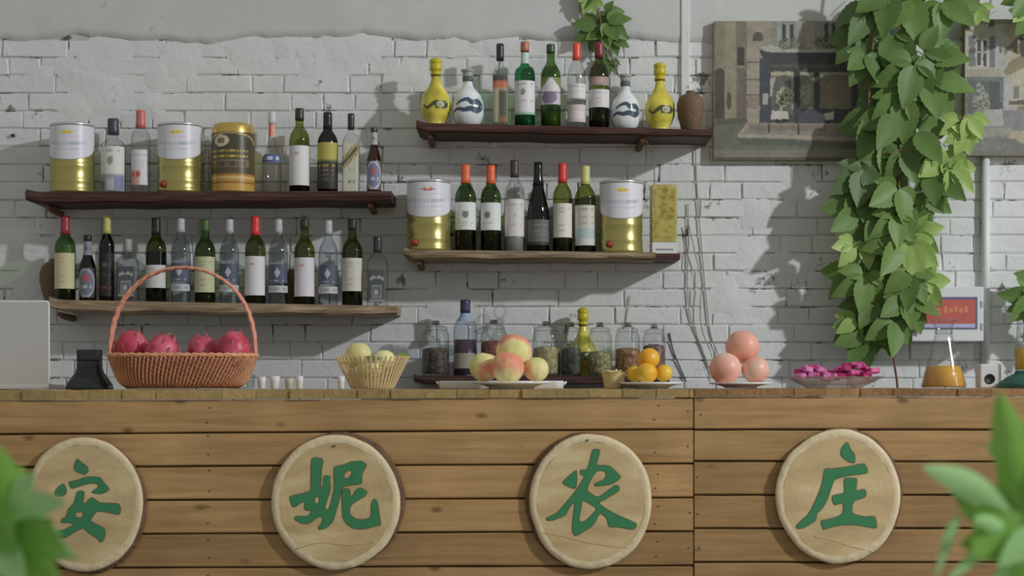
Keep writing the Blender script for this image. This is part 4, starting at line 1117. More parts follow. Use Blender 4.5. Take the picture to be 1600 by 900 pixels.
mkobj('rim', *merge(tube(g1, .004, 6, True), tube(g2, .004, 6, True)), plain('pale_wicker', A(176, 128, 96), .5, 0, .2, 90, .2), bk, smooth=True)
V = [(0, 0, .004)] + [(*oval(2 * PI * i / 60, RX0 * .98, RY0 * .98), .004) for i in range(60)]
mkobj('base', V, [(0, 1 + i, 1 + (i + 1) % 60) for i in range(60)], M_WICK2, bk)
# hoop handle: strands wound round a flat arch
HH = (608 - 418) * s
hg = []
def arch(t):
    a = PI * t
    x_ = -113 * s * math.cos(a) * (1 + 0.03 * math.sin(a))
    zz = HB * .86 + (HH - HB * .86) * (math.sin(a) ** 0.82 if math.sin(a) > 0 else 0)
    return x_, zz
for k in range(4):
    pts = []
    for i in range(97):
        t = i / 96; x_, zz = arch(t)
        ph = t * 150 + k * PI / 2
        wd = .016
        pts.append((x_ + .0012 * math.cos(ph) * (1 if k % 2 else -1), (k - 1.5) * wd * .6 + .0012 * math.sin(ph), zz + .0012 * math.sin(ph)))
    hg.append(tube(pts, .0047, 6))
mkobj('hoop_handle', *merge(*hg), plain('pink_wicker', A(172, 118, 98), .45, 0, .2, 90, .25), bk, smooth=True)

M_DRAG = blush_mat('dragon_fruit_skin', A(134, 40, 58), A(154, 54, 74), A(170, 84, 102), 16, 0.4)
M_DSC = blush_mat('dragon_fruit_scale', A(136, 42, 60), A(156, 62, 78), A(126, 94, 64), 40, 0.45)
def scale_geo(L_, W_):
    V, Fc = [], []
    m = 5
    for j in range(m + 1):
        t = j / m
        wd = W_ * (1 - t) ** 0.6 * (0.7 + .6 * t * (1 - t))
        out = .002 + .007 * t * t
        for q in (-1, 0, 1): V.append((q * wd / 2, -out + abs(q) * .004, L_ * t))
    for j in range(m):
        for q in range(2):
            a = j * 3 + q; Fc.append((a, a + 1, a + 4, a + 3))
    return V, Fc
sc_me = bpy.data.meshes.new('scale'); g = scale_geo(.045, .028); sc_me.from_pydata(g[0], [], g[1]); sc_me.materials.append(M_DSC)
sc_me.polygons.foreach_set('use_smooth', [True] * len(sc_me.polygons))
for (px, py, rx, rz, tilt, lb, sd) in [(206, 541, 27, 31, .15, 'smooth round dragon fruit at the left of the basket', 1), (252, 545, 25, 30, -.5, 'dragon fruit with green-brown scale tips, second from left in basket', 2),
                                 (318, 546, 26, 28, .6, 'duller pink dragon fruit, second from right in basket', 3), (364, 542, 27, 31, -.3, 'dragon fruit with long pale scales at the right of the basket', 4)]:
    y = BKY + (0, .02, -.03, .03, -.02)[sd]; c = P(px, py + 6, y); rr = rx * y / F; kz = rz / rx * .98
    t = thing('dragon_fruit', lb, 'fruit', c, rot=(R.uniform(-.3, .1), tilt, R.uniform(0, 6)), group='dragon fruit in the red basket')
    mkobj('body', *lumpy(rr, 1, 1, kz, noise=.05, seed=sd), M_DRAG, t, smooth=True)
    for q in range(16 if sd > 1 else 9):
        a = q * 2.4 + sd; zz = -.5 + 1.35 * q / (15 if sd > 1 else 8)
        zz = min(zz, .9)
        rho = math.sqrt(max(.05, 1 - zz * zz)) * rr
        o = bpy.data.objects.new('scale', sc_me); COL.objects.link(o); o.parent = t
        o.location = (rho * math.cos(a) * .97, rho * math.sin(a) * .97, zz * rr * kz)
        lean = -(math.asin(max(-1, min(1, zz)))) * .9 
        o.rotation_euler = (Matrix.Rotation(a + PI / 2, 3, 'Z') @ Matrix.Rotation(lean, 3, 'X')).to_euler()
        k = R.uniform(.5, .85); o.scale = (k, k, k)

# -- pale slatted basket
SBY = 5.27; s = SBY / F
c = Vector((X(582, SBY), SBY, top_z(582)))
wb = thing('slatted_basket', 'pale wooden stick basket of yellowish fruit, left of the glass jars', 'basket', c)
M_STICK = plain('pale_bamboo', A(168, 152, 118), .5, 0, .1, 80, .12)
HBW = 50 * s; rb, rtp = 33 * s, 58 * s
stick = None
ns = 44
for i in range(ns):
    a = 2 * PI * i / ns + .03
    L_ = math.hypot(HBW, rtp - rb) * R.uniform(.98, 1.05)
    if stick is None:
        g = bbox(-.0034, .0034, -.0016, .0016, 0, L_, .0008)
        stick = bpy.data.meshes.new('slat'); stick.from_pydata([tuple(v) for v in g[0]], [], g[1]); stick.materials.append(M_STICK)
    o = bpy.data.objects.new('slat', stick); COL.objects.link(o); o.parent = wb
    o.location = (rb * math.cos(a), rb * math.sin(a), .003)
    lean = math.atan2(rtp - rb, HBW)
    o.rotation_euler = (Matrix.Rotation(a + PI / 2, 3, 'Z') @ Matrix.Rotation(lean, 3, 'X')).to_euler()
for t_ in (.06, .45, .8):
    rr = rb + (rtp - rb) * t_ - .004
    mkobj('hoop', *tube([(rr * math.cos(2 * PI * k / 40), rr * math.sin(2 * PI * k / 40), HBW * t_ + .003) for k in range(40)], .002, 5, True), M_STICK, wb, smooth=True)
mkobj('base', *lathe([(rb * .97, .001), (rb * .97, .006)], 30), M_STICK, wb)
M_PALE = blush_mat('pale_yellow_skin', A(164, 160, 108), A(178, 172, 120), A(186, 178, 130), 12, .45)
for (px, py, r_, dy, lb) in [(560, 553, 20, -.01, 'largest pale yellow fruit heaped in the stick basket'), (600, 563, 18, -.01, 'pale yellow fruit at the right of the stick basket'), (547, 563, 14, .01, 'pale yellow fruit at the left edge of the stick basket'),
                             (578, 575, 20, -.03, 'pale yellow fruit low behind the front sticks')]:
    y = SBY + dy
    o = mkobj('yellow_fruit', *lumpy(r_ * y / F, 1, 1, .93, dimple=.08, seed=px), M_PALE, loc=P(px, py, y), smooth=True)
    tag(o, lb, 'fruit', 'pale fruit in the stick basket')
M_GL = leaf_mat('fresh_leaf', A(78, 112, 46), A(118, 150, 66))
def leaflet_geo(L_=1.0, W_=0.5, seg=8, droop=0.2, fold=0.15, tooth=0.0):
    """blade along -z, facing -y"""
    V, Fc = [], []
    for j in range(seg + 1):
        t = j / seg
        wd = W_ * (math.sin(PI * min(1, t ** 0.75)) ** 0.85) * (1 - .15 * t) * (1 + tooth * (-1) ** j) if 0 < t < 1 else 0.012
        for q in (-1, -.5, 0, .5, 1):
            V.append((q * wd / 2, -abs(q) * fold * wd * .5 + droop * t * t * L_, -L_ * t))
    for j in range(seg):
        for q in range(4):
            a = j * 5 + q; Fc.append((a, a + 5, a + 6, a + 1))
    return V, Fc
lf = mkobj('leaf', *xf(leaflet_geo(.03, .016), Matrix.Rotation(1.9, 4, 'Y')), M_GL, wb, smooth=True, loc=(56 * s, -.01, HBW))
lf2 = mkobj('leaf', *xf(leaflet_geo(.05, .02), Matrix.Rotation(-1.5, 4, 'Y')), plain('dark_leaf', A(84, 96, 58), .5), wb, smooth=True, loc=(-8 * s, -.075, HBW - .004))

# -- plates
def plate(px0, px1, rim, label, y, nm='plate', foot=.5):
    x = X((px0 + px1) / 2, y); Rr = (px1 - px0) / 2 * y / F; z0 = top_z(px0); h = Z(rim, y) - z0
    pr = [(Rr * foot, 0), (Rr * (foot + .02), .001), (Rr * (foot + .04), h * .25), (Rr * .8, h * .62), (Rr * .97, h * .70), (Rr, h - .0035), (Rr, h), (Rr * .96, h), (Rr * .78, h * .72), (Rr * (foot + .02), h * .42), (.001, h * .36)]
    o = mkobj(nm, *lathe(pr, 48), M_WHITEP, loc=(x, y, z0), smooth=True)
    return tag(o, label, 'plate'), z0 + h * .4
PY_ = 5.18
# white tray behind the peach plate
x0_, x1_ = X(687, 5.40), X(880, 5.40); zt_ = top_z(780); hz = Z(595, 5.40) - zt_
t = thing('serving_tray', 'white rounded tray lying behind the plate of peaches', 'tray', ((x0_ + x1_) / 2, 5.40, zt_))
hw = (x1_ - x0_) / 2
def rrect(hx, hy, r, n=8):
    out = []
    for (sx_, sy_, a0) in ((1, 1, 0), (-1, 1, PI / 2), (-1, -1, PI), (1, -1, 3 * PI / 2)):
        for k in range(n + 1):
            a = a0 + PI / 2 * k / n
            out.append((sx_ * (hx - r) + r * math.cos(a), sy_ * (hy - r) + r * math.sin(a)))
    return out
V, Fc = [], []
lv = [(-.003, 0), (-.001, .002), (0, hz * .8), (0, hz), (-.005, hz), (-.008, hz * .5), (-.014, .006)]
for (off, zz) in lv: V += [(p[0], p[1], zz) for p in rrect(hw + off, .085 + off, .03)]
nn = 36
for j in range(len(lv) - 1):
    for i in range(nn): Fc.append((j * nn + i, j * nn + (i + 1) % nn, (j + 1) * nn + (i + 1) % nn, (j + 1) * nn + i))
Fc.append(tuple(range(nn))[::-1]); Fc.append(tuple(range((len(lv) - 1) * nn, len(lv) * nn)))
mkobj('tray_body', V, Fc, M_WHITEP, t, smooth=True)
for sx_ in (-1, 1):
    gx = sx_ * (hw + .001)
    mkobj('handle', *tube([(gx, -.03, hz * .5), (gx + sx_ * .006, -.025, hz * .8), (gx + sx_ * .008, 0, hz * .85), (gx + sx_ * .006, .025, hz * .8), (gx, .03, hz * .5)], .003, 6), M_WHITEP, t, smooth=True)

_, zp = plate(738, 860, 596, 'white plate under the four peaches', PY_, foot=.55)
M_PEACH = blush_mat('peach_skin', A(166, 164, 104), A(180, 172, 124), A(188, 112, 92), 13, .6, (.36, .47, .60), .1)
for (px, py, r_, dy, lb) in [(803, 549, 28, .04, 'large peach on top of the peach pile'), (757, 573, 23.5, .015, 'peach with a red base at the left of the pile'), (793, 574, 26, -.05, 'front peach of the pile, just under the top one'), (838, 577, 19.5, .01, 'small pale peach at the right of the pile')]:
    y = PY_ + dy; rr = r_ * y / F
    V, Fc = lumpy(rr, 1, 1, .98, dimple=.10, pointy=.06, seed=px * .1, noise=.03, nu=40, nv=24)
    # crease down one side
    V = [(x_ * (1 - .05 * math.exp(-((math.atan2(x_, -y_) - .5) / .12) ** 2)), y_ * (1 - .05 * math.exp(-((math.atan2(x_, -y_) - .5) / .12) ** 2)), z_) for x_, y_, z_ in V]
    o = mkobj('peach', V, Fc, M_PEACH, loc=P(px, py, y), smooth=True, rot=(R.uniform(-.4, .4), R.uniform(-.3, .3), R.uniform(-.6, .6)))
    tag(o, lb, 'fruit', 'peaches on the white plate')

_, zp = plate(968, 1068, 597, 'white saucer under the stacked oranges', PY_, foot=.5)
M_ORANGE = blush_mat('orange_peel', A(182, 122, 26), A(196, 138, 34), A(200, 150, 52), 14, .4, bump=.35)
for (px, py, r_, dy, lb) in [(1013, 561, 18, .015, 'orange on top of the small stack'), (1010, 583, 17, -.035, 'orange at the front of the stack on the saucer'), (1037, 583, 14, .01, 'orange at the right of the stack'), (992, 584, 13.5, .012, 'orange at the left, half hidden in the stack')]:
    y = PY_ + dy
    o = thing('orange', lb, 'fruit', P(px, py, y), group='oranges on the saucer', rot=(R.uniform(-.5, .5), R.uniform(-.5, .5), 0))
    mkobj('peel', *lumpy(r_ * y / F, 1, 1, .93, dimple=.05, seed=px), M_ORANGE, o, smooth=True)
    mkobj('stem_scar', *lathe([(.003, 0), (.003, .0012), (.001, .0018)], 8), plain('green_scar', A(110, 110, 50), .7), o, loc=(0, 0, r_ * y / F * .93 * .955))

_, zp = plate(1108, 1206, 597.5, 'white saucer under the three pink fruits', PY_, foot=.5)
M_PINK = blush_mat('pink_skin', A(178, 128, 108), A(192, 134, 120), A(196, 150, 130), 9, .42)
for (px, py, r_, dy, lb) in [(1160, 542, 26.5, .027, 'pink round fruit on top of two others'), (1133, 576, 25, -.03, 'pink round fruit at the lower left of the three'), (1180.5, 578, 21.5, -.023, 'pink round fruit at the lower right of the three')]:
    y = PY_ + dy
    o = mkobj('pink_fruit', *lumpy(r_ * y / F, 1, 1, .98, dimple=.05, seed=px, noise=.02), M_PINK, loc=P(px, py, y), smooth=True, rot=(R.uniform(-.4, .4), R.uniform(-.4, .4), 0))
    tag(o, lb, 'fruit', 'pink fruit on the saucer')

# -- little cream woven cup
cy_ = 5.2; s = cy_ / F
t = thing('woven_cup', 'small cream woven cup with pale chips, left of the oranges', 'cup', (X(959, cy_), cy_, top_z(959)))
hc = 26 * s; pr = [(13 * s, 0), (14 * s, .001)]
for k in range(8):
    z = hc * (k + .5) / 8; r_ = (14 + 4.5 * (k + .5) / 8) * s
    pr += [(r_ + .0012, z - hc / 24), (r_ - .0006, z + hc / 24)]
pr += [(19.5 * s, hc * .97), (20 * s, hc), (18 * s, hc), (16 * s, hc * .7), (.001, hc * .7)]
mkobj('cup_body', *lathe(pr, 28), plain('cream_straw', A(166, 154, 112), .6, 0, .3, 120, .15), t, smooth=True)
gg = []
for k in range(16):
    M = Matrix.Translation((R.uniform(-12, 12) * s, R.uniform(-12, 12) * s, hc * .9 + R.uniform(0, 6) * s)) @ Matrix.Rotation(R.uniform(0, 6), 4, 'Z') @ Matrix.Rotation(R.uniform(-1, 1), 4, 'X')
    gg.append(xf(bbox(-.005, .005, -.004, .004, -.0012, .0012, .0006), M))
o = mkobj('chips', *merge(*gg), plain('cream_chip', A(178, 168, 130), .6), t); o['kind'] = 'stuff'

# -- pressed glass dish of magenta fruit
dy_ = 5.24; s = dy_ / F
cx_ = X(1303, dy_); zt_ = top_z(1303)
t = thing('glass_dish', 'wide pressed glass dish heaped with magenta fruit pieces', 'dish', (cx_, dy_, zt_))
n = 72; hd = 18 * s; V, Fc = [], []
lv = [(38, 0), (42, .001), (54, hd * .35), (68, hd * .72), (78, hd), (76, hd), (66, hd * .78), (52, hd * .45), (36, hd * .22)]
for r_, zz in lv:
    for i in range(n):
        a = 2 * PI * i / n; f = 1 + (.018 * math.cos(a * 18)) * (r_ > 50)
        V.append((r_ * s * f * math.cos(a), r_ * s * f * math.sin(a), zz + (.0016 * math.cos(a * 18) if r_ > 70 else 0)))
for j in range(len(lv) - 1):
    for i in range(n): Fc.append((j * n + i, j * n + (i + 1) % n, (j + 1) * n + (i + 1) % n, (j + 1) * n + i))
Fc.append(tuple(range(n))[::-1]); Fc.append(tuple(range((len(lv) - 1) * n, len(lv) * n)))
mkobj('dish_bowl', V, Fc, glass('pressed_glass', (.97, .96, .96), (.84, .80, .82), .12, .12, .12), t, smooth=True)
M_MAG = blush_mat('magenta_flesh', A(112, 26, 66), A(150, 36, 92), A(166, 84, 132), 40, .35, bump=.3)
M_MAGP = blush_mat('pale_magenta_flesh', A(140, 60, 110), A(166, 92, 140), A(178, 120, 158), 40, .35, bump=.3)
for k in range(34):
    u = (k + .5) / 34; px = 1246 + 116 * u
    ring_ = (k % 3 - 1) * .035
    hgt = 8 + 15 * math.exp(-((px - 1335) / 22) ** 2) + 10 * math.exp(-((px - 1268) / 16) ** 2) - 8 * math.exp(-((px - 1297) / 8) ** 2)
    M = Matrix.Rotation(R.uniform(0, 6), 4, 'Z') @ Matrix.Rotation(R.uniform(-.5, .5), 4, 'X')
    g = xf(bbox(-.017, .017, -.013, .013, -.008, .008, .003), M)
    g = ([Vector(v) * (1 + .12 * mnoise.noise(Vector(v) * 90 + Vector((k, 0, 0)))) for v in g[0]], g[1])
    zz = zt_ + hd * .55 + .012 + (hgt * s * .85 if k % 2 else hgt * s * .25)
    o = mkobj('fruit_chunk', *g, M_MAGP if (px < 1300 and k % 3 != 1) else M_MAG, loc=(X(px, dy_), dy_ + ring_, zz))
    tag(o, 'pale pink chunk of cut fruit in the left half of the glass dish' if (px < 1300 and k % 3 != 1) else 'deep magenta chunk of cut fruit heaped in the pressed glass dish', 'fruit', 'cut fruit in the glass dish')

# -- carafe of orange juice
cy_ = 5.22; s = cy_ / F; zt_ = top_z(1475)
t = thing('juice_carafe', 'conical glass carafe a third full of orange juice', 'carafe', (X(1474.5, cy_), cy_, zt_))
pr = [(32, 0), (34, 1), (34.5, 4), (30, 22), (25.5, 38), (20, 58), (14.5, 78), (12.5, 86), (12.5, 91), (14, 96), (19, 105), (20, 107.5)]
mkobj('glass_body', *lathe([(a * s, b * s) for a, b in pr], 40), G_JUG, t, smooth=True)
mkobj('neck_ring', *lathe([(12.8 * s, 84 * s), (14 * s, 86 * s), (14 * s, 90 * s), (12.8 * s, 92 * s)], 32), G_JUG, t, smooth=True)
M_JUICE = plain('orange_juice', (0.85, 0.43, 0.04, 1), .3)
mkobj('juice', *lathe([(a * s, b * s) for a, b in [(31, 1.5), (33, 4), (29, 22), (25.2, 34.5), (.05, 34.5)]], 40), M_JUICE, t, smooth=True)

# -- drink dispenser at the right edge
cy_ = 5.3; s = cy_ / F; zt_ = top_z(1600)
t = thing('drink_dispenser', 'glass of yellow juice on a dark green base at right edge', 'dispenser', (X(1612, cy_), cy_, zt_))
mkobj('base', *lathe([(a * s, b * s) for a, b in [(52, 0), (53, 2), (50, 8), (38, 17), (27, 22), (25, 27), (.1, 27.5)]], 36), plain('dark_green_base', A(32, 78, 66), .4), t, smooth=True)
mkobj('glass_body', *lathe([(a * s, b * s) for a, b in [(25, 27.6), (26, 29), (26, 62), (23, 80), (22, 104), (23, 106)]], 36), G_JUG, t, smooth=True)
mkobj('juice', *lathe([(a * s, b * s) for a, b in [(24, 28.6), (25.2, 31), (25.2, 63), (.05, 63)]], 36), plain('yellow_juice', (0.88, 0.56, 0.05, 1), .3), t, smooth=True)

# -- white box with a round black opening
cy_ = 5.34; s = cy_ / F; zt_ = top_z(1544)
t = thing('speaker_box', 'small white box with a round black opening, right of the carafe', 'box', (X(1544, cy_), cy_, zt_))
mkobj('housing', *bbox(-16.5 * s, 16.5 * s, -.03, .03, 0, 37 * s, .004, 2), M_WHITEPL, t)
mkobj('black_opening', *xf(lathe([(8 * s, 0), (8 * s, .002), (6.5 * s, .003), (5.5 * s, .0005), (.001, .0003)], 24), Matrix.Translation((-1.5 * s, -.0302, 14 * s)) @ Matrix.Rotation(PI / 2, 4, 'X')), plain('black_rubber', A(22, 24, 24), .5), t, smooth=True)

# -- laptop, back of the lid towards the room
cy_ = 5.3; s = cy_ / F; zt_ = top_z(0)
xl0, xl1 = X(-105, cy_), X(78, cy_)
t = thing('laptop', 'open silver laptop at the left edge, its lid back facing out', 'laptop', ((xl0 + xl1) / 2, cy_, zt_))
hw = (xl1 - xl0) / 2; hl = 133 * s
M_ALU = plain('silver_aluminium', A(160, 160, 160), .4, .35)
V, Fc = [], []
ol = rrect(hw, hl / 2, .008, 6)
for yy in (-.003, .003): V += [(p[0] * (1 - .02 * (.5 - p[1] / hl)), yy, p[1] + hl / 2) for p in ol]
nn = len(ol)
Fc = [tuple(range(nn)), tuple(range(nn, 2 * nn))[::-1]] + [(i, nn + i, nn + (i + 1) % nn, (i + 1) % nn) for i in range(nn)]
lid = mkobj('lid', V, [f[::-1] for f in Fc], M_ALU, t, rot=(0.06, 0, 0), loc=(0, 0, .008))
mkobj('lid_edge', *tube([(p[0] * (1 - .02 * (.5 - p[1] / hl)), 0, p[1] + hl / 2) for p in ol], .0036, 6, True), plain('edge_highlight', A(186, 186, 188), .35), lid, smooth=True)  # edge highlight of the lid put into this rim's paler colour
mkobj('screen', *bbox(-hw + .01, hw - .012, .0032, .0038, .015, hl - .01), plain('dark_screen', A(20, 22, 24), .15), lid)
mkobj('base', *bbox(-hw, hw, -.006, .225, .0005, .014, .003, 2), M_ALU, t)
mkobj('keyboard', *bbox(-hw + .02, hw - .02, .03, .125, .0141, .0152), plain('black_keys', A(30, 30, 32), .5), t)

# -- black flared stand
cy_ = 5.28; s = cy_ / F
t = thing('black_stand', 'black plastic stand with flared foot between laptop and basket', 'stand', (X(140, cy_), cy_, top_z(140)))
M_BLK = plain('gloss_black', A(30, 32, 36), .25)
mkobj('flared_foot', *lathe([(a * s, b * s) for a, b in [(33, 0), (33.5, 3), (32, 8), (27, 16), (20, 26), (18, 34), (18, 44), (.1, 44)]], 32, 3), M_BLK, t, smooth=True)
mkobj('head', *mv(bbox(-17 * s, 17 * s, -.028, .028, 0, 18 * s, .003, 2), 0, 0, 44.2 * s), plain('matt_black', A(34, 36, 40), .5), t)
mkobj('front_plate', *mv(bbox(-13 * s, 13 * s, -.0302, -.0282, 2 * s, 15 * s, .0006), 0, 0, 44.2 * s), M_BLK, t)

# -- small cups behind the basket
cy_ = 5.5; s = cy_ / F
for px, wp, hp, m_, lb in ((391, 14, 22, G_CLEAR, 'small clear glass tumbler right behind the red basket'), (409, 14, 19, M_WHITEP, 'leftmost small white cup between the two baskets'), (429, 17, 20, M_WHITEP, 'second white cup from the red basket'),
                           (452, 15, 17, plain('pale_grey_china', A(150, 154, 140), .3), 'greyish cup between the white cups'), (468, 12, 20, M_WHITEP, 'third white cup, midway between the baskets'), (533, 12, 20, M_WHITEP, 'white cup half hidden behind the stick basket')):
    h = hp * s; r_ = wp / 2 * s
    o = mkobj('tea_cup', *lathe([(r_ * .7, 0), (r_ * .75, .002), (r_ * .95, h * .6), (r_, h), (r_ * .92, h), (r_ * .85, h * .6), (r_ * .6, .005), (.001, .004)], 20), m_, loc=(X(px, cy_), cy_, top_z(px)), smooth=True)
    tag(o, lb, 'cup', 'small cups at the back of the counter')

# ------------------------------------------------------------------ paintings
def canvas(px0, px1, py0, py1, name, label, layers_, nx, ny, thick, bg, seed, frame_col):
    y = WY - thick - .002
    a, b_ = P(px0, py0, y), P(px1, py1, y)
    cx = (a.x + b_.x) / 2
    root = thing(name, label, 'painting', (cx, y, b_.z), group='street scene paintings on the wall')
    W, H = b_.x - a.x, a.z - b_.z
    mkobj('stretcher', *bbox(-W / 2, W / 2, .001, thick, 0, H, .002), plain('canvas_edge', A(*frame_col), .8), root)
    bgA = A(*bg)
    def mute(c):
        g = .3 * c[0] + .55 * c[1] + .15 * c[2]
        v = [(x_ + (g - x_) * .45) * .82 for x_ in c[:3]]
        if c[2] > c[0] * 1.15: v = [v[0] * 1.02, v[1] * 1.0, v[2] * .78]
        return tuple(v) + (1,)
    bgA = mute(bgA)
    ls = [(l[0], l[1:-1], mute(A(*l[-1]))) for l in layers_]
    V, Fc, C = [], [], []
    for j in range(ny + 1):
        for i in range(nx + 1):
            u, v = i / nx, j / ny
            V.append((-W / 2 + W * u, 0, H * (1 - v)))
            px = px0 + (px1 - px0) * u + 0.9 * mnoise.noise((u * 30, v * 30, seed)); py = py0 + (py1 - py0) * v + 0.9 * mnoise.noise((u * 30, v * 30, seed + 9))
            c = bgA
            for k, q, col in ls:
                if k == 'r' and q[0] <= px <= q[2] and q[1] <= py <= q[3]: c = col
                elif k == 'e' and ((px - q[0]) / q[2]) ** 2 + ((py - q[1]) / q[3]) ** 2 <= 1: c = col
                elif k == 'p':
                    poly = q[0]; ins = False
                    for m in range(len(poly)):
                        (xa, ya), (xb, yb) = poly[m], poly[m - 1]
                        if (ya > py) != (yb > py) and px < (xb - xa) * (py - ya) / (yb - ya) + xa: ins = not ins
                    if ins: c = col
                elif k == 's' and ((px - q[0]) / q[2]) ** 2 + ((py - q[1]) / q[3]) ** 2 <= 1 and mnoise.noise((px * .35, py * .35, seed + 3)) > -.05: c = col
            f = 1 + .16 * mnoise.noise((u * 14, v * 14, seed)) + .16 * mnoise.noise((u * 55, v * 40, seed + 5))
            C.append((c[0] * f, c[1] * f, c[2] * f, 1))
    for j in range(ny):
        for i in range(nx):
            k = j * (nx + 1) + i
            Fc.append((k, k + nx + 1, k + nx + 2, k + 1))
    o = mkobj('painted_canvas', V, Fc, M_OIL, root)
    at = o.data.color_attributes.new('Col', 'FLOAT_COLOR', 'POINT')
    at.data.foreach_set('color', [q for c in C for q in c])
M_OIL = vcol_mat('oil_paint', .55, 0, .25)
L1 = [
 ('r', 1115, 33, 1168, 200, (116, 110, 80)), ('r', 1132, 33, 1150, 195, (128, 120, 84)), ('r', 1150, 33, 1167, 195, (104, 98, 74)), ('r', 1153, 110, 1167, 190, (96, 84, 74)), ('r', 1120, 90, 1134, 108, (122, 112, 80)),
 ('r', 1117, 112, 1132, 185, (66, 66, 50)), ('e', 1124, 113, 8, 6, (66, 66, 50)), ('r', 1152, 74, 1163, 102, (58, 56, 44)), ('r', 1150, 103, 1166, 106, (130, 122, 96)), ('e', 1139, 158, 4, 14, (82, 68, 46)), ('r', 1118, 185, 1166, 196, (80, 82, 60)),
 ('r', 1167, 33, 1205, 74, (132, 122, 92)), ('e', 1184, 57, 8, 7, (82, 70, 60)), ('r', 1176, 58, 1192, 64, (82, 70, 60)),
 ('r', 1167, 74, 1187, 192, (138, 128, 102)), ('r', 1167, 96, 1187, 98.5, (98, 90, 68)), ('r', 1167, 123, 1187, 125.5, (98, 90, 68)), ('r', 1167, 147, 1187, 149.5, (98, 90, 68)), ('r', 1167, 171, 1187, 173.5, (150, 128, 112)), ('r', 1168, 150, 1187, 170, (128, 108, 90)),
 ('r', 1205, 33, 1258, 74, (112, 118, 104)), ('r', 1214, 33, 1221, 70, (126, 132, 118)), ('r', 1222, 38, 1228, 66, (56, 58, 52)), ('r', 1234, 38, 1240, 66, (54, 56, 50)), ('r', 1228, 36, 1234, 70, (132, 134, 120)), ('r', 1244, 33, 1254, 68, (124, 130, 116)), ('r', 1256, 33, 1272, 74, (136, 128, 98)),
 ('r', 1272, 33, 1340, 74, (112, 120, 108)), ('r', 1288, 36, 1294, 66, (58, 60, 52)), ('r', 1300, 36, 1305, 66, (58, 60, 52)), ('r', 1308, 33, 1322, 66, (126, 132, 120)),
 ('s', 1232, 68, 18, 9, (84, 90, 64)), ('s', 1310, 66, 38, 12, (74, 82, 52)),
 ('p', [(1186, 74), (1205, 70), (1225, 77), (1340, 76), (1340, 82), (1225, 82), (1200, 82)], (146, 144, 130)),
 ('p', [(1187, 78), (1205, 82), (1340, 82), (1340, 112), (1200, 112), (1192, 92)], (52, 58, 74)), ('r', 1202, 97, 1340, 112, (60, 64, 70)), ('r', 1205, 101, 1330, 105, (78, 78, 72)),
 ('r', 1187, 92, 1202, 192, (54, 64, 88)), ('r', 1191, 146, 1200, 163, (140, 138, 124)),
 ('r', 1202, 112, 1340, 192, (58, 62, 72)),
 ('r', 1205, 116, 1240, 180, (84, 84, 68)), ('r', 1204, 112, 1240, 118, (150, 144, 108)), ('p', [(1204, 120), (1212, 120), (1206, 150), (1203, 150)], (146, 142, 124)), ('r', 1236, 118, 1240, 172, (126, 122, 98)),
 ('s', 1227, 150, 14, 15, (148, 148, 122)), ('s', 1223, 160, 10, 8, (160, 158, 138)), ('r', 1219, 164, 1222, 174, (150, 150, 130)), ('p', [(1206, 173), (1230, 173), (1233, 186), (1204, 187)], (166, 160, 146)), ('e', 1215, 189, 4, 3, (40, 42, 40)), ('e', 1226, 189, 4, 3, (40, 42, 40)),
 ('r', 1241, 108, 1248, 194, (48, 52, 62)), ('r', 1250, 114, 1272, 170, (98, 102, 82)), ('s', 1260, 145, 9, 18, (124, 124, 96)), ('r', 1250, 113, 1272, 117, (136, 134, 116)), ('r', 1273, 112, 1280, 192, (50, 56, 66)),
 ('r', 1281, 116, 1330, 170, (106, 100, 74)), ('s', 1298, 150, 9, 18, (128, 104, 66)), ('r', 1281, 113, 1330, 117, (132, 130, 106)), ('r', 1248, 172, 1282, 195, (54, 60, 86)), ('p', [(1287, 178), (1302, 174), (1303, 186), (1290, 188)], (160, 156, 142)), ('e', 1294, 191, 5, 3, (44, 46, 42)),
 ('p', [(1115, 196), (1165, 192), (1160, 212), (1340, 226), (1340, 252), (1115, 252)], (92, 94, 72)),
 ('p', [(1165, 194), (1340, 192), (1340, 218), (1155, 212)], (124, 114, 94)), ('r', 1172, 196, 1290, 204, (112, 98, 82)), ('p', [(1152, 211), (1166, 194), (1170, 195), (1160, 209), (1280, 213), (1340, 214), (1340, 220), (1280, 218), (1154, 215)], (140, 132, 108)),
 ('p', [(1150, 216), (1340, 222), (1340, 232), (1160, 226)], (78, 84, 66)), ('r', 1115, 234, 1340, 246, (110, 106, 80)), ('r', 1115, 246, 1340, 252, (76, 72, 54)), ('r', 1200, 194, 1203, 208, (64, 60, 50)), ('r', 1246, 194, 1249, 210, (64, 60, 50)), ('r', 1115, 33, 1117, 252, (90, 84, 58))]
canvas(1115, 1340, 33, 250, 'oil_painting', 'oil painting of a blue shopfront on a street corner, left of the vine', L1, 190, 184, .035, (120, 112, 86), 2.2, (104, 96, 66))
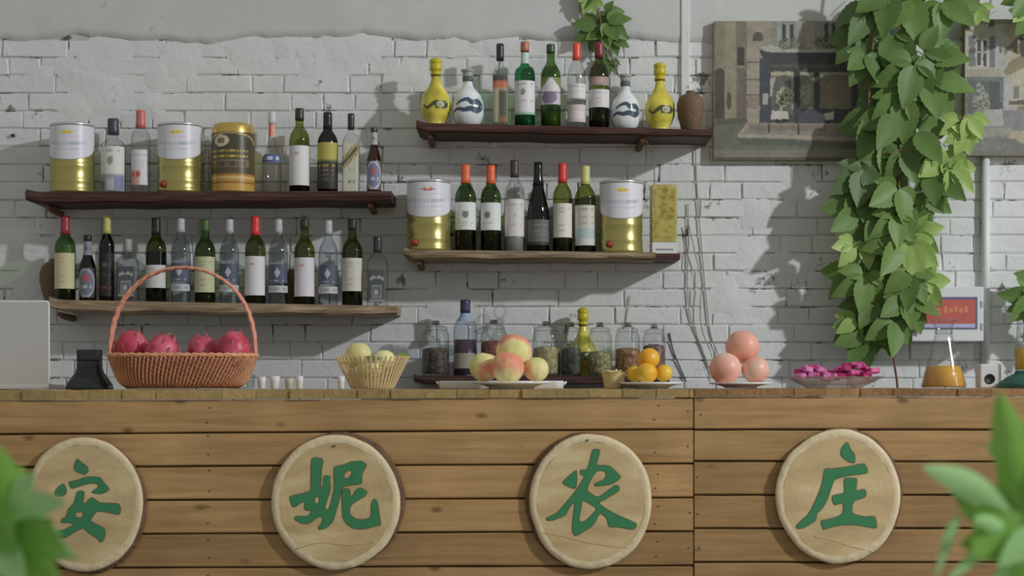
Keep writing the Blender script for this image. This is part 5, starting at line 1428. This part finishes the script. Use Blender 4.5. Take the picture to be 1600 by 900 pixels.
L2 = [
 ('r', 1508, 30, 1700, 120, (146, 140, 116)), ('r', 1508, 30, 1700, 38, (118, 112, 92)), ('r', 1508, 30, 1516, 45, (66, 66, 62)), ('r', 1545, 32, 1553, 42, (66, 70, 78)), ('r', 1554, 45, 1575, 120, (140, 142, 128)),
 ('r', 1514, 56, 1524, 104, (88, 96, 122)), ('r', 1514, 76, 1524, 84, (70, 74, 84)), ('r', 1546, 56, 1555, 106, (86, 96, 126)), ('r', 1525, 60, 1546, 104, (152, 148, 130)), ('r', 1527, 63, 1532.5, 102, (60, 60, 60)), ('r', 1536, 63, 1541.5, 104, (58, 58, 56)), ('r', 1526, 80, 1545, 83, (140, 136, 116)),
 ('r', 1510, 108, 1562, 120, (136, 130, 104)), ('r', 1508, 120, 1570, 180, (86, 98, 110)), ('r', 1512, 126, 1560, 178, (78, 86, 96)), ('r', 1545, 128, 1566, 172, (62, 74, 88)), ('s', 1533, 160, 14, 20, (122, 126, 104)), ('s', 1531, 142, 7, 14, (130, 134, 112)), ('r', 1562, 120, 1568, 160, (80, 98, 124)),
 ('p', [(1568, 78), (1600, 48), (1600, 56), (1570, 86)], (104, 98, 76)), ('e', 1590, 76, 8, 9, (112, 98, 56)), ('r', 1594, 60, 1606, 92, (58, 58, 52)), ('p', [(1568, 112), (1576, 98), (1592, 88), (1608, 90), (1606, 102), (1588, 112), (1574, 118)], (118, 104, 58)), ('p', [(1580, 116), (1608, 102), (1640, 102), (1640, 150), (1578, 150)], (152, 142, 106)),
 ('r', 1584, 134, 1592, 154, (92, 104, 108)), ('r', 1568, 122, 1580, 210, (142, 142, 136)), ('r', 1577, 157, 1620, 164, (88, 76, 40)), ('r', 1590, 166, 1620, 182, (104, 106, 56)),
 ('p', [(1508, 182), (1568, 172), (1640, 172), (1640, 250), (1508, 250)], (112, 112, 112)), ('p', [(1538, 172), (1566, 170), (1568, 196), (1536, 198)], (140, 140, 136)), ('e', 1590, 218, 16, 14, (150, 134, 88)), ('r', 1508, 216, 1700, 250, (98, 96, 92)), ('r', 1530, 200, 1580, 212, (128, 124, 112)), ('s', 1545, 228, 30, 8, (112, 106, 98)), ('e', 1600, 214, 14, 10, (146, 134, 92))]
canvas(1508, 1690, 30, 243, 'oil_painting', 'oil painting of a house with blue shutters, right of the vine', L2, 150, 176, .045, (146, 140, 116), 6.4, (92, 84, 66))

# ------------------------------------------------------------------ pipe, cable duct, meter box
xp = X(1539.5, WY - .012)
o = mkobj('white_pipe', *xf(lathe([(.0155, Z(575, WY)), (.0155, Z(244, WY))], 16), Matrix.Translation((xp, WY - .016, 0))), M_WHITEPL, smooth=True)
tag(o, 'vertical white pipe on the brick wall below the shutter painting', 'pipe')
y_ = WY - .14
t = thing('wall_cabinet', 'white wall box with a red framed notice, behind the carafe', 'box', (X(1481, y_), WY - .002, Z(533, y_)))
hw = (1537 - 1425) / 2 * y_ / F; hb = (533 - 448) * y_ / F
mkobj('housing', *bbox(-hw, hw, -.138, 0, 0, hb, .003, 2), M_WHITEPL, t)
ys = -.1385
def nrect(p0, q0, p1, q1, yy, th): # px rect on the cabinet front -> box
    return bbox(X(p0, y_) - t.location.x, X(p1, y_) - t.location.x, yy - th, yy, Z(q1, y_) - t.location.z, Z(q0, y_) - t.location.z)
nt = mkobj('notice_frame', *nrect(1441, 464, 1527, 514, ys, .003), plain('violet_blue_frame', A(78, 78, 100), .4), t)
mkobj('notice_sheet', *nrect(1444, 468, 1523, 506, ys - .003, .001), plain('red_notice', A(146, 72, 64), .5, 0, 0, 60, .12), nt)
mkobj('notice_foot', *nrect(1444, 506, 1523, 512, ys - .003, .001), plain('lilac_foot', A(140, 138, 168), .5), nt)
gg = []
for (a, b_, c_, d_) in [(1459, 478, 1463, 490), (1463, 482, 1469, 486), (1456, 488, 1470, 491)] + [(1474 + k * 8, 479 + (k % 2) * 2, 1480 + k * 8, 489 - (k % 3)) for k in range(5)]:
    gg.append(nrect(a, b_, c_, d_, ys - .004, .0006))
mkobj('notice_lettering', *merge(*gg), plain('dull_gold_print', A(160, 100, 76), .5), nt)
mkobj('hinge', *nrect(1533, 470, 1536, 480, -.138, .004), M_TIN, t)
mkobj('hinge', *nrect(1533, 505, 1536, 515, -.138, .004), M_TIN, t)
# cable duct behind the top shelf
o = mkobj('cable_duct', *bbox(X(1064, WY), X(1077, WY), WY - .012, WY + .002, Z(186, WY), 3.0, .002), M_BRICK); tag(o, 'painted cable duct running up the wall beside the painting', 'duct')
# dry vine stems and wires on the wall
def stem(name, pts, rad, mat, label, cat, d=WY - .007):
    o = mkobj(name, *tube(smoothpath([P(a, b_, d if len(q) == 0 else q[0]) for a, b_, *q in pts], 6), rad, 6), mat, smooth=True)
    return tag(o, label, cat)
M_TWIG = plain('grey_twig', A(126, 122, 114), .8, 0, .3, 80, .2)
stem('dry_stem', [(1086, 215), (1089, 290), (1094, 360), (1100, 430), (1103, 462), (1110, 520), (1124, 560), (1132, 600)], .0022, M_TWIG, 'long dry vine stem on the wall, rightmost of the thin stems', 'stem')
stem('dry_stem', [(1075, 318), (1076, 370), (1074, 430), (1076, 480), (1083, 510), (1095, 540), (1108, 575)], .0023, M_TWIG, 'dry vine stem on the wall, leftmost below the gold box', 'stem')
stem('dry_stem', [(1076, 350), (1085, 390), (1096, 440), (1094, 480), (1097, 515), (1112, 555), (1120, 590)], .002, M_TWIG, 'dry vine stem crossing between the two other thin stems', 'stem', WY - .02)
stem('hanging_wire', [(1004, 214, SY0 + .04), (1013, 226, 6.44), (1021, 250, 6.5), (1023, 292, 6.56)], .0022, M_TWIG, 'thin wire hanging from top shelf behind the gold carton', 'wire')
stem('hanging_wire', [(1046, 520), (1052, 548), (1063, 575), (1072, 596)], .0028, plain('dark_cable', A(60, 62, 62), .5), 'short dark wire on the wall right of the oranges', 'wire')
stem('hanging_wire', [(985, 462), (980, 490), (977, 512)], .0018, M_TWIG, 'short twig on the wall above the nut jar', 'wire')

# ------------------------------------------------------------------ climbing vine
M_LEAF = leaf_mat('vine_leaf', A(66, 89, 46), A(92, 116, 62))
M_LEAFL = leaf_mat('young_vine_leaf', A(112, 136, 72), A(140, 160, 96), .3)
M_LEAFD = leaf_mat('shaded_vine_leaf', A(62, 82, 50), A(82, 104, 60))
M_STEM = plain('reddish_stem', A(96, 70, 56), .7, 0, .3, 90, .2)
def palmate(rng, spread=1.0, n=5):
    ang = [0, .75, -.75, 1.55, -1.55] if n == 5 else [0, .85, -.85]
    ln = [1.0, .92, .92, .62, .62] if n == 5 else [1, .9, .9]
    gs = []
    for a, l in zip(ang, ln):
        g = leaflet_geo(l * rng.uniform(.9, 1.05), .64 * l * rng.uniform(.9, 1.1), 15, rng.uniform(.02, .28), .22, .045)
        g = mv(g, 0, 0, -.06)
        M = Matrix.Rotation(a * spread + rng.uniform(-.12, .12), 4, 'Y') @ Matrix.Rotation(rng.uniform(-.25, .25), 4, 'X') @ Matrix.Rotation(rng.uniform(-.35, .35), 4, 'Z')
        g = xf(g, M)
        gs.append(g)
    gs.append(tube([(0, 0, 0), (0, .1, .12), (0, .25, .2)], [.012, .012, .01], 5))
    return merge(*gs)
LEAFME = {}
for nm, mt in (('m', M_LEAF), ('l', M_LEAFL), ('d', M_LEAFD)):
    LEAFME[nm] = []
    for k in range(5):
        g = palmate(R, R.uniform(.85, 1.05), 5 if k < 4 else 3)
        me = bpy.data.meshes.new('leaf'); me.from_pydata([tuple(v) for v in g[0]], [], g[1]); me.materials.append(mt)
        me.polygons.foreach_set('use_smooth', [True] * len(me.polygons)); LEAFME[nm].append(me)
VY = WY - .16
vine = thing('climbing_vine', 'climbing vine with big five-part leaves hanging over the wall and paintings', 'plant', (X(1390, VY), VY, Z(560, VY)))
vl = vine.location
def vpts(pts): return [Vector((X(a, d), d, Z(b_, d))) - Vector(vl) for a, b_, d in pts]
mkobj('main_stem', *tube(smoothpath(vpts([(1372, -60, VY), (1364, 20, VY), (1363, 80, VY + .01), (1358, 140, VY), (1362, 200, VY), (1380, 260, VY + .02), (1402, 320, VY), (1405, 380, VY), (1398, 440, VY), (1394, 500, VY), (1396, 555, VY + .03), (1402, 600, VY + .06), (1404, 640, VY + .06)]), 6), .0045, 6), M_STEM, vine, smooth=True)
mkobj('main_stem', *tube(smoothpath(vpts([(1440, -60, VY + .03), (1432, 40, VY + .02), (1424, 120, VY + .02), (1412, 200, VY + .03), (1406, 280, VY + .02), (1402, 330, VY)]), 6), .005, 6), M_STEM, vine, smooth=True)
mkobj('main_stem', *tube(smoothpath(vpts([(1385, 240, VY), (1440, 225, VY), (1480, 205, VY - .02), (1512, 180, VY - .02)]), 6), .0035, 6), M_STEM, vine, smooth=True)
LV = [ # px, py (leaf joint), length px, roll, kind, depth offset
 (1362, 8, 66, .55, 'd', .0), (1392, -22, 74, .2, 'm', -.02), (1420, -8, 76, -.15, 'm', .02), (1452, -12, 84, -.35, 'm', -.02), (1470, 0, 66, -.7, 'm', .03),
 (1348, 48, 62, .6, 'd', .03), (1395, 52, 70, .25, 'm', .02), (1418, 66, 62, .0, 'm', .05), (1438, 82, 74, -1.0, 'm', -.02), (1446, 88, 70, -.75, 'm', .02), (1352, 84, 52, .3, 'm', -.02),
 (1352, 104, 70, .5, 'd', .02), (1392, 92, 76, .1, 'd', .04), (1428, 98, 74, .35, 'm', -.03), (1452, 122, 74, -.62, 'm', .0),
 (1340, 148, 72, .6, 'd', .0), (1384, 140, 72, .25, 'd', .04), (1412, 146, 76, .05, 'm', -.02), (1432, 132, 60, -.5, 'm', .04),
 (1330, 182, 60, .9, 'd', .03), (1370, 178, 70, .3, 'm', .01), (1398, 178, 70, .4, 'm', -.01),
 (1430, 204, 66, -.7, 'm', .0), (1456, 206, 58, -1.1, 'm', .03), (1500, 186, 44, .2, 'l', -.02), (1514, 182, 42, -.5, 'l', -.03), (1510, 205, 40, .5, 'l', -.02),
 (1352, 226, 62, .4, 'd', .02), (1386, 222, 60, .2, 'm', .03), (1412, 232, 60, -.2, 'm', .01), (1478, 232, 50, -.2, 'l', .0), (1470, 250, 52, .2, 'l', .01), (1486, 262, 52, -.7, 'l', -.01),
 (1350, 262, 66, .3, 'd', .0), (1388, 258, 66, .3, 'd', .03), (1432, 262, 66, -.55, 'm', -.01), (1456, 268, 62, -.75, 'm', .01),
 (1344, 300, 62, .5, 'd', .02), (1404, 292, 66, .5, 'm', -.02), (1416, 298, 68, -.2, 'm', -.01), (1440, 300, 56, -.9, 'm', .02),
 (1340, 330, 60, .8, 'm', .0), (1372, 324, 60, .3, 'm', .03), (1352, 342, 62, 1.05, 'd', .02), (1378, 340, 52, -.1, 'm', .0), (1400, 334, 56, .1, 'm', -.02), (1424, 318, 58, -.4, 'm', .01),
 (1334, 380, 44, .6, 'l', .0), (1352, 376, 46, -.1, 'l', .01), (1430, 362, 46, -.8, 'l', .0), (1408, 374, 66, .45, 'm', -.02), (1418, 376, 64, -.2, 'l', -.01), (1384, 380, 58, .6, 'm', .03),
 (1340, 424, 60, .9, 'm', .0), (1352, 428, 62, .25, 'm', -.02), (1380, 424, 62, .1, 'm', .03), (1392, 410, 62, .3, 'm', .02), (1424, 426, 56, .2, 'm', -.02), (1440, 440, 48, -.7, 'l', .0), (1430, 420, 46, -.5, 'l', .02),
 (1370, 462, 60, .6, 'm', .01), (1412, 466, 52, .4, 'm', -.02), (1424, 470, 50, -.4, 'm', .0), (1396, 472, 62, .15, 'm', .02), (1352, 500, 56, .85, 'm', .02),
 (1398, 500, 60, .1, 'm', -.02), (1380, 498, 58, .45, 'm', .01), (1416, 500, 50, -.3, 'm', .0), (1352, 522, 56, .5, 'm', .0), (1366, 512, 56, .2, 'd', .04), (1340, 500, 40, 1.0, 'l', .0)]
def put_leaf(root, px, py, lpx, roll, kind, dy, base_d):
    d = base_d + dy
    o = bpy.data.objects.new('leaf', R.choice(LEAFME[kind])); COL.objects.link(o); o.parent = root
    o.location = Vector((X(px, d), d, Z(py, d))) - Vector(root.location)
    k = lpx * d / F * 1.04
    o.scale = (k, k, k)
    o.rotation_euler = (Matrix.Rotation(roll, 3, 'Y') @ Matrix.Rotation(R.uniform(-.3, .1), 3, 'X') @ Matrix.Rotation(R.uniform(-.25, .25), 3, 'Z')).to_euler()
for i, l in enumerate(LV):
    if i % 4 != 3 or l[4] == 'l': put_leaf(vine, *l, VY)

sy_ = WY - .05
spr = thing('hanging_sprig', 'small leafy sprig hanging above the maroon-capped bottle', 'plant', (X(925, sy_), sy_, Z(0, sy_)))
mkobj('main_stem', *tube(smoothpath([Vector((X(a, sy_), sy_, Z(b_, sy_))) - Vector(spr.location) for a, b_ in [(922, -50), (930, 0), (938, 30), (946, 60), (956, 90), (966, 118)]], 6), .0028, 6), M_STEM, spr, smooth=True)
for l in [(926, -14, 34, .6, 'm', 0), (920, -6, 30, -.3, 'l', 0), (944, 20, 34, -.9, 'm', .01), (934, 40, 42, .9, 'm', 0), (948, 34, 40, -1.0, 'm', -.01), (944, 48, 36, .5, 'm', .01), (956, 60, 30, -1.0, 'd', .02), (955, 92, 26, .3, 'd', .02)]: put_leaf(spr, *l, sy_)
spr2 = thing('hanging_sprig', 'pale leaf tip hanging in front of the shutter painting', 'plant', (X(1529, sy_ - .05), sy_ - .05, Z(0, sy_ - .05)))
mkobj('main_stem', *tube(smoothpath([Vector((X(a, sy_ - .05), sy_ - .05, Z(b_, sy_ - .05))) - Vector(spr2.location) for a, b_ in [(1532, -60), (1530, -10), (1529, 22)]], 6), .003, 6), M_STEM, spr2, smooth=True)
for l in [(1529, 4, 22, .7, 'l', 0), (1531, 8, 24, -.5, 'l', 0), (1529, 16, 26, .1, 'l', -.01)]: put_leaf(spr2, *l, sy_ - .05)
spr3 = thing('hanging_sprig', 'green leaves entering at the top right corner', 'plant', (X(1600, sy_ - .08), sy_ - .08, Z(0, sy_ - .08)))
mkobj('main_stem', *tube(smoothpath([Vector((X(a, sy_ - .08), sy_ - .08, Z(b_, sy_ - .08))) - Vector(spr3.location) for a, b_ in [(1620, -70), (1612, -20), (1606, 10), (1608, 60)]], 6), .003, 6), M_STEM, spr3, smooth=True)
for l in [(1606, -6, 44, .5, 'm', 0), (1612, 14, 50, -.2, 'm', 0), (1602, 20, 30, .9, 'l', 0)]: put_leaf(spr3, *l, sy_ - .08)
# leafy side stem at the right edge throwing the big shadow
spr4 = thing('hanging_sprig', 'leaf poking in at the right edge above the dispenser', 'plant', (X(1606, sy_ - .1), sy_ - .1, Z(470, sy_ - .1)))
mkobj('main_stem', *tube(smoothpath([Vector((X(a, sy_ - .1), sy_ - .1, Z(b_, sy_ - .1))) - Vector(spr4.location) for a, b_ in [(1690, 420), (1650, 440), (1618, 462), (1606, 470)]], 6), .003, 6), M_STEM, spr4, smooth=True)
for l in [(1618, 462, 58, .9, 'm', 0), (1640, 470, 70, .5, 'm', 0), (1640, 446, 60, 1.2, 'm', .02), (1650, 500, 60, .4, 'm', .02)]: put_leaf(spr4, *l, sy_ - .1)

# ------------------------------------------------------------------ foreground plants (out of focus)
M_FG = leaf_mat('foreground_leaf', A(86, 128, 50), A(118, 160, 76), .35)
M_FGP = leaf_mat('pale_foreground_leaf', A(118, 156, 98), A(142, 178, 122), .3)
def fg_leaf(root, base, tip, wpx, d0, d1, mat, bend=0.12, fold=.25):
    """leaf between two photo points, at depths d0 and d1"""
    a, b_ = P(base[0], base[1], d0), P(tip[0], tip[1], d1)
    ax = (b_ - a); Ln = ax.length; ax.normalize()
    side = ax.cross(Vector((0, 1, 0))).normalized(); nrm = side.cross(ax).normalized()
    wd = wpx * d0 / F
    V, Fc = [], []
    seg = 12
    for j in range(seg + 1):
        t = j / seg
        w_ = wd * (math.sin(PI * min(1, max(0, t)) ** .85) ** .9 if 0 < t < 1 else .03) + wd * .03
        c = a + ax * (Ln * t) + Vector((0, 0, 1)) * (bend * Ln * 4 * t * (1 - t) * .5)
        for q in (-1, -.5, 0, .5, 1): V.append(c + side * (q * w_ / 2) + nrm * (abs(q) * fold * w_ * .5) - Vector(root.location))
    for j in range(seg):
        for q in range(4):
            k = j * 5 + q; Fc.append((k, k + 5, k + 6, k + 1))
    mkobj('leaf', V, Fc, mat, root, smooth=True)
def planter(px, d, label, pot_label_col):
    x = X(px, d)
    root = thing('potted_plant', label, 'plant', (x, d, 0))
    mkobj('pot', *lathe([(.10, 0), (.11, .01), (.15, .55), (.165, .56), (.165, .60), (.15, .60), (.145, .57), (.001, .565)], 28), plain('terracotta', A(140, 84, 60), .8, 0, .2, 40, .15), root, smooth=True)
    mkobj('soil', *lathe([(.146, .568), (.08, .578), (.001, .58)], 20), plain('soil', A(50, 40, 32), .9, 0, .8, 60, .3), root, smooth=True)
    return root
D1 = 2.8
pl = planter(-40, D1, 'blurred leafy green plant in the lower left foreground', None)
def fg_stem(root, pts, rad=.004):
    mkobj('plant_stem', *tube(smoothpath([Vector(p) - Vector(root.location) for p in pts], 5), rad, 6), M_FGP, root, smooth=True)
fg_stem(pl, [Vector((X(-40, D1), D1, .57)), P(-30, 960, D1), P(-10, 860, D1), P(10, 760, D1)])
fg_stem(pl, [Vector((X(-40, D1) + .02, D1, .57)), P(20, 980, D1), P(30, 900, D1), P(26, 840, D1)])
for b_, tp, wd, d1, m_ in [((6, 810), (-12, 690), 60, D1 - .03, M_FG), ((8, 805), (54, 738), 38, D1 - .02, M_FGP), ((-16, 835), (34, 728), 60, D1 + .03, M_FG), ((16, 802), (104, 786), 38, D1 - .04, M_FGP), ((15, 815), (98, 838), 34, D1 - .02, M_FGP),
                            ((0, 840), (102, 858), 60, D1 - .06, M_FG), ((5, 850), (124, 872), 44, D1 - .02, M_FGP), ((-10, 860), (100, 915), 58, D1 - .05, M_FG), ((-30, 880), (70, 925), 70, D1, M_FG), ((-40, 800), (20, 860), 70, D1 - .06, M_FG), ((-56, 770), (12, 790), 74, D1 + .02, M_FG), ((-30, 850), (40, 905), 60, D1 - .08, M_FGP), ((30, 880), (60, 960), 50, D1 - .05, M_FG), ((10, 860), (84, 812), 36, D1 - .02, M_FG)]:
    fg_leaf(pl, b_, tp, wd, D1, d1, m_)
pr_ = planter(1640, D1, 'blurred plant with long pointed leaves in the lower right foreground', None)
fg_stem(pr_, [Vector((X(1640, D1), D1, .57)), P(1640, 1000, D1), P(1625, 900, D1), P(1600, 790, D1)])
fg_stem(pr_, [Vector((X(1640, D1) - .02, D1, .57)), P(1560, 1000, D1), P(1590, 900, D1), P(1600, 820, D1)])
for b_, tp, wd, d1, m_ in [((1602, 800), (1560, 612), 58, D1 - .04, M_FG), ((1584, 806), (1440, 730), 44, D1 - .05, M_FGP), ((1600, 830), (1488, 768), 70, D1 - .02, M_FG), ((1606, 800), (1520, 868), 90, D1 - .03, M_FG), ((1590, 740), (1540, 692), 26, D1 + .04, M_FGP),
                            ((1625, 790), (1622, 640), 60, D1 + .03, M_FG), ((1615, 840), (1560, 700), 50, D1 + .03, M_FG), ((1620, 830), (1640, 690), 60, D1 - .04, M_FG), ((1600, 860), (1500, 850), 56, D1 + .03, M_FG), ((1580, 840), (1520, 810), 24, D1 - .06, M_FGP),
                            ((1640, 830), (1560, 885), 46, D1 - .04, M_FGP), ((1500, 800), (1462, 905), 18, D1 - .02, M_FGP), ((1560, 850), (1480, 910), 20, D1 - .03, M_FGP), ((1640, 880), (1550, 905), 50, D1, M_FGP), ((1650, 860), (1580, 960), 60, D1 - .02, M_FG)]:
    fg_leaf(pr_, b_, tp, wd, D1, d1, m_)
